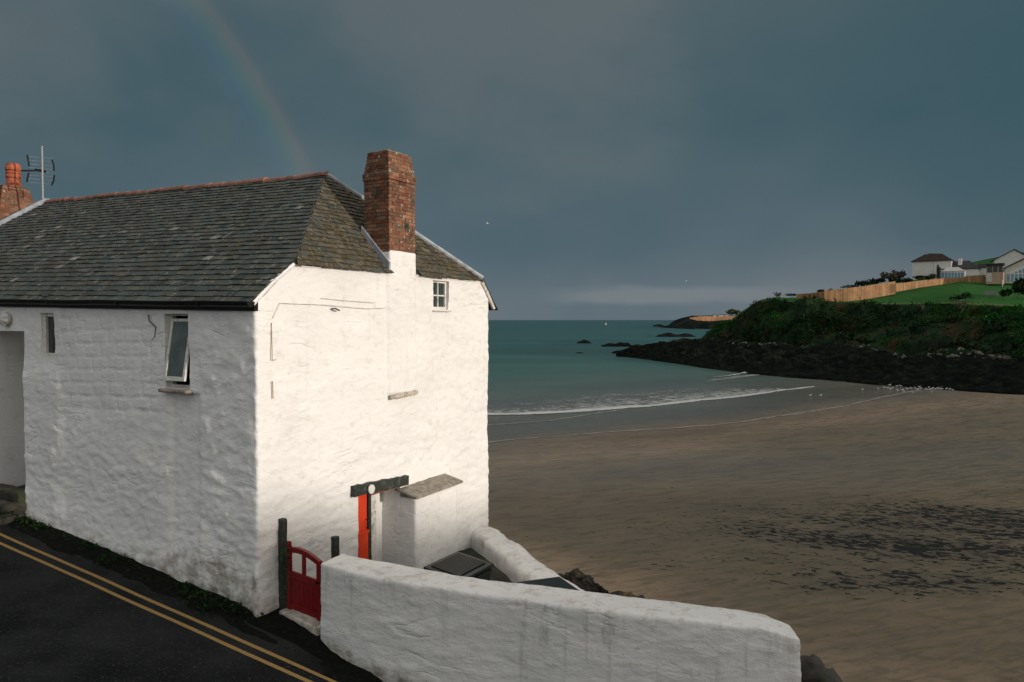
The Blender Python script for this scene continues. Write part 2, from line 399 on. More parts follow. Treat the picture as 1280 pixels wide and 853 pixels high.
for i in range(NC - 1):
    s0, t0, a0 = path[i]; s1, t1, a1 = path[i + 1]; sm, tm = (s0 + s1) / 2, (t0 + t1) / 2
    sidem = 0 if (a0 == 0 and a1 == 0) else 1 if (a0 == 1 and a1 == 1) else 9
    tmin = top_at(s0, t0, a0), top_at(s1, t1, a1)
    for j in range(NR - 1):
        if rows[j] >= tmin[0] and rows[j] >= tmin[1]: continue
        zm = (rows[j] + rows[j + 1]) / 2
        if sidem == 0 and any(a < sm < b and z0 < zm < z1 for a, b, z0, z1, _ in HOLE0): continue
        if sidem == 1 and any(a < tm < b and z0 < zm < z1 for a, b, z0, z1, _ in HOLE1): continue
        Fs.append((i * NR + j, (i + 1) * NR + j, (i + 1) * NR + j + 1, i * NR + j + 1))
cottage = empty('cottage', H(0, 0, -4.5), 'white limewashed rubble cottage with half-hipped slate roof, standing above the beach', 'cottage')
wallo = mesh('wall', V, Fs, M_HOUSE, cottage, True)
fa = wallo.data.attributes.new('foot', 'FLOAT', 'POINT'); fa.data.foreach_set('value', foot)

# ---- reveals of the openings (part of each window / doorway)
def reveal(side, a, b, z0, z1, depth, name, mat_, parent, th=.0):
    """four-sided lining going inward"""
    m = MB(); o_ = .02
    def P(q, z, d): return H(d, q, z) if side == 1 else H(q, d, z)
    n_ = 10
    for (q0, zz0, q1, zz1) in ((a, z0, a, z1), (a, z1, b, z1), (b, z1, b, z0), (b, z0, a, z0)):
        for k in range(n_):
            f0, f1 = k / n_, (k + 1) / n_
            qa, za, qb, zb = lerp(q0, q1, f0), lerp(zz0, zz1, f0), lerp(q0, q1, f1), lerp(zz0, zz1, f1)
            def D(q, z): 
                p = P(q, z, 0); return -wall_disp(p, 0 if side == 1 else q, q if side == 1 else 0, z, side)
            m.add([P(qa, za, D(qa, za)), P(qb, zb, D(qb, zb)), P(qb, zb, depth), P(qa, za, depth)], [(0, 1, 2, 3)])
    return m.build(name, mat_, parent)
def framebar(m, side, q0, q1, z0, z1, d0, d1):
    P = (lambda q, z, d: H(d, q, z)) if side == 1 else (lambda q, z, d: H(q, d, z))
    m.hexa([P(q0, z0, d0), P(q1, z0, d0), P(q1, z0, d1), P(q0, z0, d1), P(q0, z1, d0), P(q1, z1, d0), P(q1, z1, d1), P(q0, z1, d1)])
# small front window
def window(side, a, b, z0, z1, depth, fw, mull, label=None, sash=None):
    m = MB()
    framebar(m, side, a, a + fw, z0, z1, depth - .05, depth + .03); framebar(m, side, b - fw, b, z0, z1, depth - .05, depth + .03)
    framebar(m, side, a + fw, b - fw, z0, z0 + fw * 1.3, depth - .05, depth + .03); framebar(m, side, a + fw, b - fw, z1 - fw, z1, depth - .05, depth + .03)
    fr = m.build('window', M_FRAME, cottage, bevel=.004)
    if label: fr['label'] = label
    if mull:
        m = MB()
        for q in mull[0]: framebar(m, side, q - .014, q + .014, z0 + fw, z1 - fw, depth - .035, depth + .015)
        for z in mull[1]: framebar(m, side, a + fw, b - fw, z - .014, z + .014, depth - .036, depth + .016)
        m.build('glazing_bar', M_FRAME, fr)
    reveal(side, a, b, z0, z1, depth + .02, 'reveal', M_HOUSE_PLAIN, fr)
    if not sash:
        m = MB(); framebar(m, side, a + fw * .8, b - fw * .8, z0 + fw, z1 - fw * .8, depth, depth + .008); m.build('pane', M_GLASS, fr)
    m = MB(); framebar(m, side, a, b, z0, z1, depth + .3, depth + .31); m.build('dark_interior', M_DARK, fr)  # near-black sheet stands in for the unlit room
    return fr
w1 = window(0, 5.40, 5.86, -.72, .13, .10, .07, None, 'small fixed window in a white painted reveal')
w2 = window(0, 1.56, 2.17, -1.12, .10, .16, .035, None, 'tall window with its top-hung casement pushed open', sash=True)
# open sash of w2, hinged at the top
m = MB(); ms = MB(); th = R(9.5); hz = .02; L = 1.03
def SP(s, l, d): return H(s, .12 - math.sin(th) * l - d * math.cos(th), hz - math.cos(th) * l + d * math.sin(th) * 0)
def sbar(mb, s0, s1, l0, l1, d0=-.02, d1=.02):
    mb.hexa([SP(s0, l1, d0), SP(s1, l1, d0), SP(s1, l1, d1), SP(s0, l1, d1), SP(s0, l0, d0), SP(s1, l0, d0), SP(s1, l0, d1), SP(s0, l0, d1)])
sbar(m, 1.60, 1.655, 0, L); sbar(m, 2.075, 2.13, 0, L); sbar(m, 1.655, 2.075, 0, .05); sbar(m, 1.655, 2.075, L - .07, L)
cs = m.build('casement', M_FRAME, w2, bevel=.003); sbar(ms, 1.65, 2.08, .04, L - .06, -.004, .004); ms.build('pane', plain('grey_green_glass', (.10, .125, .115), .25, .25, 3, 0), cs)  # paler grey-green pane stands in for the curtain behind it
# sill under w2
sill = lumpy('sill', (.70, .20, .055), lambda l, v, h: H(1.50 + l, .08 - v, -1.19 + h), M_STONE, w2, .03, .012, lambda p: .012 * fbm(p, 6, 3))
w3 = window(1, 4.53, 5.07, .21, .80, .10, .045, ([4.80], [.50]), 'small four-pane window high in the gable')
lumpy('sill', (.62, .12, .04), lambda l, v, h: H(.06 - v, 4.50 + l, .165 + h), M_FRAME, w3, .03, .01, lambda p: .005 * fbm(p, 9, 2))
# side doorway up the steps (left edge of the picture)
dw = reveal(0, 6.46, 7.9, -3.75, -.22, 1.9, 'doorway', M_HOUSE_PLAIN, cottage); dw['label'] = 'deep shadowed doorway beside the mossy steps'
m = MB(); framebar(m, 0, 6.3, 8.0, -3.9, -.1, 1.9, 1.95); m.build('back_wall', M_HOUSE_PLAIN, dw)

# ---- roof
def F1(s, t): # upper face of the front slope
    k = (2.90 + .023 * (s - 1.76) - (.36 + .02 * s)) / 3.335; return .36 + .02 * s + k * t
def slate_col(kind):
    v = random.gauss(1, .24); v = max(.45, v)
    if kind == 'front':
        r_ = random.random()
        if r_ < .012: c = (.22, .21, .19)
        elif r_ < .10: c = (.065, .07, .063)
        else: c = (.058, .065, .058)
        hsh = random.gauss(0, .006); return (max(.01, c[0] * v + hsh), c[1] * v, max(.01, c[2] * v - hsh * .5))
    c = random.choice([(.095, .086, .066), (.075, .074, .062), (.105, .090, .065), (.065, .074, .068)]); return tuple(q * v for q in c)
def slating(PF, v0, v1, gauge, lo, hi, width, kind, lift=.014, th=.008):
    """PF(u, v) -> point on plane; courses from v0 (eave) to v1; u limits lo(v), hi(v)"""
    m = MB(); v = v0; row = 0
    e = 1e-3
    while v < v1:
        gz_ = gauge * (1 - .25 * (v - v0) / (v1 - v0)); va, vb = v, min(v + gz_ * 1.25, v1 + .03)
        wd = width * (1 - .25 * (v - v0) / (v1 - v0)); u_ = lo(va) - random.random() * wd; 
        while u_ < hi(va):
            wj = wd * random.uniform(.7, 1.3); ua, ub = u_ + .003, u_ + wj - .003; u_ += wj
            A0, A1 = max(ua, lo(va)), min(ub, hi(va)); B0, B1 = max(ua, lo(vb)), min(ub, hi(vb))
            if A1 - A0 < .01: continue
            if kind == 'hip' and va < .30 and 3.06 < (A0 + A1) / 2 < 3.98: continue
            if B1 < B0: B0 = B1 = (B0 + B1) / 2
            jz = random.uniform(-.004, .006); va_ = va - random.uniform(0, .012) + random.uniform(-.004, .004)
            if random.random() < .02: va_ -= random.uniform(.01, .04)
            nn = (PF(A0 + e, va) - PF(A0, va)).cross(PF(A0, va + e) - PF(A0, va)).normalized()
            if nn.z < 0: nn = -nn
            P0, P1, P2, P3 = PF(A0, va_), PF(A1, va_), PF(B1, vb), PF(B0, vb); lf = lift + jz; tw = random.uniform(-.003, .003)
            c = slate_col(kind)
            m.hexa([P0 + nn * (lf - th + tw), P1 + nn * (lf - th - tw), P2 - nn * .004, P3 - nn * .004, P0 + nn * (lf + tw), P1 + nn * (lf - tw), P2 + nn * .001, P3 + nn * .001], c)
        v += gz_; row += 1
    return m
roof = MB()
# solid underlay planes so nothing shows between slates
RT = 3.335; S0, S1 = 1.76, 11.7
def rz_(s): return 2.90 + .023 * (s - S0)
Rr, Rl = H(S0, RT, rz_(S0)), H(S1, RT, rz_(S1))
d_ = Vector((0, 0, -.02))
def RP(s, t): return H(s, t, F1(s, t))
hipS = S0 / (RT - .78)                 # front-right hip: s = hipS * (t - .78)
def lo_f(v): return -.03 if v < .78 else -.03 + hipS * (v - .78)
def hi_f(v): return SL + .1 - (SL + .1 - S1) * max(0, v) / RT
und = MB()
P_ = [RP(-.02, -.13), RP(SL + .1, -.13), RP(S1, RT), RP(S0, RT), RP(-.02, .78)]
und.add([p + d_ for p in P_], [(0, 1, 2, 3, 4)])
zc0, zc1 = F1(0, .78), .90                        # jerkin eave line
C0, C1 = H(-.04, .76, F1(0, .78) - .02), H(-.04, 6.35, .90)
und.add([C0 + d_, C1 + d_, Rr + d_], [(0, 1, 2)])
E0, E1 = H(0, 6.98, .26), H(SL, 6.98, .3); C1b = H(SL, 6.35, .98)
und.add([C1 + d_, C1b + d_, Rl + d_, Rr + d_], [(0, 1, 2, 3)]); und.add([C1 + d_, C1b + d_, E1 + d_, E0 + d_], [(0, 1, 2, 3)])
und.add([P_[1] + d_, Rl + d_, C1b + d_, E1 + d_], [(0, 1, 2, 3)])
roofo = und.build('roof', M_DARK, cottage)
fs = slating(lambda u_, v: RP(u_, v), -.15, RT, .128, lo_f, hi_f, .23, 'front', .022, .011)
o = fs.build('front_slates', M_SLATE, roofo, cols=True)
# hip (half hip) slope facing the sun: param u = t, v 0..1 up to ridge end
def HP(t, v):
    a = C0.lerp(C1, (t - .76) / (6.35 - .76)); return a.lerp(Rr, v)
def HP2(t, v):   # t is the true t coordinate, plane through C0, C1, Rr
    base_ = C0.lerp(C1, (t - .76) / 5.59); up = Rr - C0.lerp(C1, (RT - .76) / 5.59); return base_ + up * v
hs = slating(HP2, -.02, 1, .048, lambda v: lerp(.76, RT, max(0, v)), lambda v: lerp(6.36, RT, max(0, v)), .22, 'hip', .024, .011)
chim_lo, chim_hi, chim_s = 3.12, 3.92, .61
o = hs.build('hip_slates', M_SLATE_MOSS, roofo, cols=True); o['label'] = 'mossy brown slates of the half hip'
# rear slope
rs = slating(lambda u_, v: H(u_, lerp(6.35, RT, v), lerp(.98, rz_(u_), v)), 0, 1, .05, lambda v: S0 * v - .03, lambda v: SL - (SL - S1) * v, .5, 'front')
rs.build('rear_slates', M_SLATE, roofo, cols=True)
rk = slating(lambda u_, v: H(u_, lerp(7.0, 6.33, v), lerp(.22, .96, v)), 0, 1, .16, lambda v: -.05, lambda v: SL, .3, 'front')
rk.build('rear_eaves_slates', M_SLATE, roofo, cols=True)
# rear verge board at the far top corner
m = MB(); m.tube([H(-.02, 6.36, .84), H(-.02, 6.60, .58), H(-.02, 6.86, .26)], .045, 6); m.build('verge_board', M_FRAME, roofo)
# terracotta ridge tiles
m = MB(); k = S0 - .06; i = 0
while k < S1:
    L_ = .43; r_ = .10 + random.uniform(-.006, .006); seg = 8
    a0, a1 = k, min(k + L_ + .02, S1 + .05); V_ = []; zo = random.uniform(-.012, .012)
    for s_ in (a0, a1):
        for q in range(seg + 1):
            an = math.pi * q / seg; V_.append(H(s_, RT + math.cos(an) * r_, rz_(s_) - .045 + math.sin(an) * r_ * .95 + zo + (.01 if s_ == a0 else 0)))
    Fs_ = [(q, q + 1, seg + 2 + q, seg + 1 + q) for q in range(seg)]; Fs_.append(tuple(range(seg + 1)))
    m.add(V_, Fs_); k += L_; i += 1
m.build('ridge_tiles', M_TERRA, roofo)
# lead along the rear-right hip and the far left hip
m = MB(); m.tube([Rr + Vector((0, 0, .02)), Rr.lerp(C1, .5) + Vector((0, 0, .03)), C1 + Vector((0, 0, .03))], .055, 8)
m.build('lead_hip_flashing', M_LEAD, roofo)
m = MB(); lp = [Rl.lerp(RP(SL + .1, -.1), f_) + Vector((0, 0, .03)) for f_ in (0, .3, .6, 1)]; m.tube(lp, .085, 8)
m.tube([Rl + Vector((0, 0, .03)), H(SL, 6.35, 1.0)], .085, 8); m.build('lead_hip_flashing', M_LEAD, roofo)
# mortar fillet on the verge under the slates at the corner
m = MB(); m.tube([H(.0, -.06, .24), H(.0, .35, .60), H(0, .77, .885)], .04, 6); m.build('verge_fillet', M_HOUSE_PLAIN, roofo)
m = MB(); m.tube([H(.0, .78, .875), H(0, 3.1, .875)], .026, 6); m.tube([H(0, 3.95, .865), H(0, 6.34, .86)], .026, 6); m.build('eaves_fillet', M_HOUSE_PLAIN, roofo)
# gutter and fascia
m = MB()
for s0_, s1_ in ((-.02, SL),):
    z0, z1 = eave(s0_), eave(s1_)
    m.hexa([H(s0_, -.045, z0 - .09), H(s1_, -.045, z1 - .09), H(s1_, .03, z1 - .09), H(s0_, .03, z0 - .09), H(s0_, -.045, z0 + .09), H(s1_, -.045, z1 + .09), H(s1_, .03, z1 + .09), H(s0_, .03, z0 + .09)])
m.build('fascia', M_BLACK, cottage)
m = MB(); seg = 8; V_ = []; NS = 14
for i in range(NS + 1):
    s_ = lerp(-.04, SL, i / NS)
    for q in range(seg + 1):
        an = math.pi + math.pi * q / seg; V_.append(H(s_, -.125 + math.cos(an) * .075, eave(s_) + .055 + math.sin(an) * .09 + .006 * math.sin(i * 2.1)))
for i in range(NS):
    for q in range(seg): a_ = i * (seg + 1) + q; m.F.append((a_, a_ + 1, a_ + seg + 2, a_ + seg + 1))
m.V = V_; m.F.append(tuple(range(seg + 1))); m.C = [(1, 1, 1)] * len(m.F)
gut = m.build('gutter', M_BLACK, cottage)
m = MB()
for s_ in (1.1, 3.2, 5.3, 7.4):
    m = MB(); m.tube([H(s_, -.03, eave(s_) + .05), H(s_, -.10, eave(s_) - .05), H(s_, -.2, eave(s_) - .0), H(s_, -.205, eave(s_) + .065)], .012, 5)
    m.build('gutter_bracket', M_BLACK, gut)

# ---- chimneys built of separate bricks
def brick_chimney(name, P0, a, b, levels, course, mat_, parent=None, blen=.22, drop=None, proud=.0):
    """P0 centre at base, a/b unit axes; levels: list (z, half_a, half_b) ; rows of bricks following the profile"""
    m = MB(); z = levels[0][0]; row = 0
    while z < levels[-1][0] - .01:
        ha = interp([(l[0], l[1]) for l in levels], z + course / 2); hb = interp([(l[0], l[2]) for l in levels], z + course / 2)
        for (ax, bx, h1, h2) in ((a, b, ha, hb), (-a, b, ha, hb), (b, a, hb, ha), (-b, a, hb, ha)):
            off = (row % 2) * .5; nb = max(2, int(round(2 * h2 / blen))); q = -off
            while q < nb:
                l0 = max(-h2, -h2 + (q) * 2 * h2 / nb); l1 = min(h2, -h2 + (q + 1) * 2 * h2 / nb); q += 1
                if l1 - l0 < .03: continue
                jd = random.uniform(-.006, .004); c0 = P0 + ax * (h1 + jd - .09) + bx * (l0 + .005) + Vector((0, 0, z + .005 + random.uniform(-.003, .003)))
                v = random.gauss(1, .15); c = random.choice([(.19, .078, .042), (.23, .098, .055), (.16, .066, .038), (.25, .13, .08), (.15, .085, .055)])
                c = tuple(max(.01, k_ * v) for k_ in c)
                m.box(c0, ax * .09, bx * (l1 - l0 - .010), Vector((0, 0, course - .010)), c)
        z += course; row += 1
    o = m.build(name, mat_, parent, cols=True)
    core = MB(); pr = None
    for l in levels:
        c_ = [P0 + a * sa * (l[1] - .016) + b * sb * (l[2] - .016) + Vector((0, 0, l[0])) for sa, sb in ((-1, -1), (1, -1), (1, 1), (-1, 1))]
        if pr: core.hexa(pr + c_)
        pr = c_
    core.build('mortar', M_CORE, o)
    return o
ct = (chim_lo + chim_hi) / 2; hc = .40; hd = .305
P0 = H(hd - .03, ct, 0)
st = brick_chimney('chimney', P0, g, w, [(1.26, hc, hd), (2.62, hc, hd), (2.63, hc + .018, hd + .018), (2.76, hc + .018, hd + .018), (2.77, hc - .005, hd - .005), (3.16, hc - .05, hd - .055)], .068, M_BRICK, cottage, .21)
# uneven mortar crown
lumpy('chimney_crown', (.60, .42, .06), lambda l, v, h: P0 + g * (l - .30) + w * (v - .21) + Vector((0, 0, 3.14 + h)), M_CORE, st, .04, .02, lambda p: .02 * fbm(p, 7, 3))
# rendered white base of the stack, and its stub below the brick
lumpy('chimney_base', (2 * hc + .0, .64, .53), lambda l, v, h: H(v - .055, chim_lo + l, .77 + h), M_HOUSE_PLAIN, st, .04, .03, lambda p: .012 * fbm(p, 3, 3))
# lead soaker up the left side of the stack
m = MB(); tl = chim_lo - .012
def HZ(s, t): # height of hip plane at s,t
    nn = (C1 - C0).cross(Rr - C0); q = H(s, t, 0); return C0.z - CZ - (nn.x * (q.x - C0.x) + nn.y * (q.y - C0.y)) / nn.z
m.hexa([H(-.05, tl - .02, HZ(-.05, tl) - .02), H(.62, tl - .02, HZ(.62, tl) - .02), H(.62, tl + .03, HZ(.62, tl) - .02), H(-.05, tl + .03, HZ(-.05, tl) - .02),
        H(-.05, tl - .02, HZ(-.05, tl) + .17), H(.62, tl - .02, HZ(.62, tl) + .13), H(.62, tl + .03, HZ(.62, tl) + .13), H(-.05, tl + .03, HZ(-.05, tl) + .17)])
m.build('lead_flashing', M_LEAD, st)

# ---- gable details
lumpy('ledge', (.84, .13, .09), lambda l, v, h: H(.04 - v, 3.10 + l, -1.50 + h + .05 * l), M_PALE, cottage, .025, .02, lambda p: .02 * fbm(p, 6, 3))
m = MB(); m.tube([H(-.035, .30, .02), H(-.035, .45, .26), H(-.04, 1.4, .25), H(-.035, 2.5, .20), H(-.06, 2.98, .22)], .005, 5)
m.tube([H(-.035, 1.35, .36), H(-.035, 2.05, .33), H(-.04, 2.7, .31), H(-.04, 2.7, .21)], .0045, 5); m.build('cable', M_PALECABLE, cottage)
m = MB(); m.tube([H(-.02, 1.60, .185), H(-.09, 1.62, .19), H(-.09, 1.68, .17), H(-.06, 1.75, .16)], .014, 6); m.build('hook', M_CABLE, cottage)
m = MB(); m.tube([H(-.03, .28, -.05), H(-.032, .285, -.62), H(-.03, .36, -.62)], .008, 5); m.build('old_pipe_clip', M_RUST, cottage); m = MB(); m.tube([H(-.03, .29, -.95), H(-.03, .30, -1.22)], .009, 5)
m.build('old_pipe_clip', M_RUST, cottage)
m = MB(); m.tube([H(5.0 * 0 + 2.55, -.03, .08), H(2.5, -.05, -.02), H(2.33, -.05, -.12), H(2.36, -.05, -.28), H(2.42, -.06, -.33)], .011, 5); m.build('hanging_cable', M_CABLE, cottage)
# ---- entrance: lintel, disc, red door, recess, porch block with slab
m = MB(); N_ = 14
V_ = []
for i in range(N_ + 1):
    t_ = lerp(2.06, 3.60, i / N_); zc = lerp(-3.00, -3.08, i / N_)
    for (dd, dz) in ((-.10, -.10), (-.10, .085), (.05, .085), (.05, -.10)):
        V_.append(H(dd + random.uniform(-.008, .008), t_, zc + dz + random.uniform(-.014, .014)))
Fs_ = [(0, 1, 2, 3), tuple(N_ * 4 + k for k in (3, 2, 1, 0))]
for i in range(N_):
    for k in range(4): Fs_.append((i * 4 + k, i * 4 + (k + 1) % 4, i * 4 + 4 + (k + 1) % 4, i * 4 + 4 + k))
mesh('lintel', V_, Fs_, M_TAR, cottage)
m = MB(); cc = H(-.12, 2.46, -3.04); m.tube([cc, cc + ng * .035], .085, 20); dk = m.build('lintel_disc', M_FRAME, cottage, bevel=.008); dk['label'] = 'round white disc fixed to the dark lintel'  # plain white disc on the lintel, not a light fitting
ent = reveal(1, 2.25, 3.42, -5.0, -3.10, .42, 'entrance', M_HOUSE_PLAIN, cottage)
m = MB(); framebar(m, 1, 2.2, 3.5, -5.1, -3.0, .42, .46); m.build('recess_back', M_HOUSE_PLAIN, ent)
# red door leaf (two halves: upper set a little back)
m = MB()
framebar(m, 1, 2.255, 2.52, -3.80, -3.13, .02, .06); framebar(m, 1, 2.255, 2.52, -5.0, -3.84, -.01, .05); framebar(m, 1, 2.255, 2.53, -3.85, -3.80, -.03, .055)
dr = m.build('door', M_REDDOOR, ent, bevel=.006)
m = MB(); m.tube([H(-.0, 2.47, -3.76), H(-.05, 2.47, -3.74), H(-.05, 2.47, -3.62), H(-.0, 2.47, -3.60)], .010, 6); m.build('handle', M_BLACK, dr); dr['label'] = 'bright orange-red door leaf'
m = MB(); framebar(m, 1, 2.54, 2.61, -5.0, -3.11, .0, .1); m.build('gap_shade_strip', M_TAR, ent)  # dark strip painted as the shadowed gap beside the door leaf
m = MB(); framebar(m, 1, 2.63, 2.77, -5.0, -3.11, .01, .12); m.build('door_post', M_FRAME, ent, bevel=.006)
m = MB(); framebar(m, 1, 2.62, 3.42, -3.20, -3.11, .0, .3); m.build('soffit_board', plain('red_brown_soffit', (.20, .06, .035), .8, .3, 14), ent)
pd = .40
lumpy('porch_pier', (1.40, pd + .2, 3.0), lambda l, v, h: H(.2 - v, 3.42 + l, -6.38 + h + (v * -.0)), M_HOUSE_PLAIN, cottage, .045, .03, lambda p: .022 * fbm(p, 1.6, 3, 4) + .012 * fbm(p, 5, 3, 2))
sl = MB()
sl.hexa([H(.05, 3.34, -3.25), H(.05, 4.92, -3.23), H(-pd - .06, 4.94, -3.35), H(-pd - .06, 3.36, -3.38), H(.05, 3.34, -3.20), H(.05, 4.92, -3.18), H(-pd - .06, 4.94, -3.305), H(-pd - .06, 3.36, -3.335)])
so_ = sl.build('porch_slab', M_STONE, cottage, bevel=.008)

# shell-shaped ornament by the side doorway
m = MB(); cen = H(7.02, -.08, .02)
V_ = []; N_ = 26
for i in range(N_):
    an = 2 * math.pi * i / N_; rr = .15 * (1 + .10 * math.cos(7 * an)) ; V_.append(cen + w * math.cos(an) * rr * 1.1 + Vector((0, 0, math.sin(an) * rr)))
for i in range(N_):
    an = 2 * math.pi * i / N_; rr = .09; V_.append(cen + nl * (.05 + .02 * math.cos(7 * an)) + w * math.cos(an) * rr * 1.1 + Vector((0, 0, math.sin(an) * rr)))
V_.append(cen + nl * .08)
Fs_ = [(i, (i + 1) % N_, N_ + (i + 1) % N_, N_ + i) for i in range(N_)] + [(N_ + i, N_ + (i + 1) % N_, 2 * N_) for i in range(N_)]
orn = mesh('stone_ornament', V_, Fs_, M_FRAME, cottage, True)
m = MB(); m.tube([cen - nl * .07, cen + nl * .01], .13, 12); m.build('mount', M_FRAME, orn)

# ------------------------------------------------------------ neighbour's chimney with pot, aerial
Yn = 21.0
nb = empty('neighbour_chimney', at(16, 300, Yn), 'tapered brick chimney stack with an orange clay pot beyond the ridge', 'chimney')
cb = at(12, 262, Yn); a_ = g.copy(); b_ = w.copy()
brick_chimney('stack', Vector((cb.x, cb.y, CZ)), a_, b_, [(1.4, .50, .50), (3.0, .48, .48), (3.55, .36, .36), (3.63, .30, .30)], .07, M_BRICK, nb, .22)
pt = at(17, 236, Yn); pr_ = [(0, .19), (.10, .19), (.30, .165), (.34, .185), (.38, .19), (.42, .17), (.46, .19), (.50, .17), (.54, .195), (.60, .195), (.64, .175), (.70, .17), (.72, .14), (.66, .12)]
m = MB(); m.tube([Vector((pt.x, pt.y, pt.z - .04 + h_)) for h_, _ in pr_], [q[1] for q in pr_], 20); m.build('chimney_pot', M_POT, nb, smooth=False)
Ya = 20.2
ae = empty('television_aerial', at(52, 262, Ya), 'grey rooftop television aerial with a grid of rods on a thin mast', 'aerial')
def AP(px, py, dy=0): return at(px, py, Ya + dy)
m = MB(); mp = AP(52.5, 262); mt = AP(52.5, 183); m.tube([Vector((mt.x, mt.y, mp.z - .9)), mt], .022, 8); m.build('mast', M_METAL, ae)
m = MB(); m.tube([AP(27, 213.5, -.5), AP(55, 213.5, .1)], .025, 6); m.tube([AP(44, 212, -.1), AP(57, 215, .12)], .035, 6); m.build('boom', M_BLACK, ae)
m = MB()
for k in range(8):
    yy = 197 + k * 4.6; m.tube([AP(36, yy - 1, 0), AP(52, yy + .5, .06), AP(66, yy + 1.5, .0)], .006, 5)
m.build('reflector_rods', M_METAL, ae)
m = MB()
for pts in ([(34, 194), (35, 199), (36.5, 208)], [(36, 216), (34.5, 222), (33.5, 228)], [(65, 200), (67, 206), (67.5, 214)], [(68, 219), (67, 226), (64.5, 232)]):
    m = MB(); m.tube([AP(p_[0], p_[1]) for p_ in pts], .02, 6); m.build('dipole', M_BLACK, ae)

# ------------------------------------------------------------ lane, verge, lines
def asphalt():
    m, q, b = mat('wet_asphalt'); p = q.pos()
    c = q.mix(q.noise(p, 120, 4, .7), (.006, .009, .009), (.034, .037, .035))
    c = q.mix(q.ss(q.noise(p, .7, 5, .6), .38, .66), c, q.mix(1, c, (.38, .42, .42), 'MULTIPLY')); c = q.mix(q.math('MULTIPLY', q.ss(q.noise(p, 24, 4, .8), .56, .66), .7), c, (.075, .078, .072))
    q.put(b.inputs['Base Color'], c); q.put(b.inputs['Roughness'], q.ss(q.noise(p, 1.1, 4, .6), .3, .7, .7, .95)); b.inputs['Specular IOR Level'].default_value = .10
    q.put(b.inputs['Normal'], q.bump(q.noise(p, 65, 5, .7), .9, .02)); return m
def LP(s, t, h=0):   # lane surface
    p = A + w * s + g * t; return Vector((p.x, p.y, gz(p.x, p.y) + h - .19 * max(0, min(6, -1.0 - s)) * sstep(-.75, 0, t)))
m = MB(); NS, NT_ = 60, 30; V_ = []; Fs_ = []
for i in range(NS + 1):
    for j in range(NT_ + 1):
        s_ = lerp(-16, 40, i / NS); t_ = lerp(-14, -.30, j / NT_); p = LP(s_, t_); p.z += .015 * noise.noise(p * .4); V_.append(p)
for i in range(NS):
    for j in range(NT_): a0 = i * (NT_ + 1) + j; Fs_.append((a0, a0 + NT_ + 1, a0 + NT_ + 2, a0 + 1))
tag(mesh('lane', V_, Fs_, asphalt(), None, True), kind='structure')
# yellow lines
def yellow():
    m, q, b = mat('yellow_line_paint'); p = q.pos()
    c = q.mix(q.ss(q.noise(p, 60, 5, .75), .42, .62), (.33, .20, .055), (.22, .135, .045)); c = q.mix(q.ss(q.noise(p, 26, 6, .8), .60, .66), c, (.04, .04, .035))
    q.put(b.inputs['Base Color'], c); b.inputs['Roughness'].default_value = .7; return m
MY = yellow()
def tline(px, py):   # s,t of a pixel on the lane
    d = ray(px, py); # solve on plane
    k = (-4.5 + .1 * (-(A.x * w.x + A.y * w.y))) / (d.z - .1 * (d.x * w.x + d.y * w.y)); p = Vector((d.x * k, d.y * k, 0)); return st_of(p)
for (pa, pb) in (((0, 668), (412, 850)), ((0, 679), (385, 852))):
    s_a, t_a = tline(*pa); s_b, t_b = tline(*pb); m = MB(); V_ = []; NN = 240
    for i in range(NN + 1):
        s_ = lerp(-4, 30, i / NN); t_ = t_b + (t_a - t_b) * (s_ - s_b) / (s_a - s_b); t_ += .008 * noise.noise(Vector((s_ * .8, 0, 0)))
        hw = .034 + .003 * noise.noise(Vector((s_ * 9, 1, 0)))
        pz = LP(s_, t_); zz_ = .015 * noise.noise(pz * .4) + .006
        V_ += [LP(s_, t_ - hw, zz_), LP(s_, t_ + hw, zz_)]
    o = mesh('yellow_line', V_, [(2 * i, 2 * i + 1, 2 * i + 3, 2 * i + 2) for i in range(NN)], MY)
    tag(o, kind='structure')
# verge between lane and wall
m, q, b = mat('leaf_littered_verge'); p = q.pos()
c = q.ramp(q.noise(p, 14, 6, .75), [(.3, (.004, .005, .004)), (.5, (.008, .010, .008)), (.68, (.020, .018, .012)), (.80, (.012, .028, .009))])
q.put(b.inputs['Base Color'], c); b.inputs['Roughness'].default_value = 1; b.inputs['Specular IOR Level'].default_value = .05; q.put(b.inputs['Normal'], q.bump(q.noise(p, 30, 5, .7), .9, .03)); M_VERGE = m
V_ = []; Fs_ = []; NS, NT_ = 560, 40
for i in range(NS + 1):
    for j in range(NT_ + 1):
        s_ = lerp(-9, 16, i / NS); t_ = lerp(-.62, 1.5, (j / NT_) ** 1.5); p = LP(s_, t_); e_ = sstep(-.62, -.30, t_ + .10 * noise.noise(p * 1.7)); p.z += -.014 + e_ * (.03 + .04 * sstep(-.5, 0, t_) + .035 * fbm(p, 2.2, 4, 3)) - .10 * sstep(.25, -.1, s_) * sstep(-2.4, -1.4, s_) * sstep(-.45, -.15, t_); V_.append(p)
for i in range(NS):
    for j in range(NT_): a0 = i * (NT_ + 1) + j; Fs_.append((a0, a0 + NT_ + 1, a0 + NT_ + 2, a0 + 1))
tag(mesh('verge', V_, Fs_, M_VERGE, None, True), kind='structure')
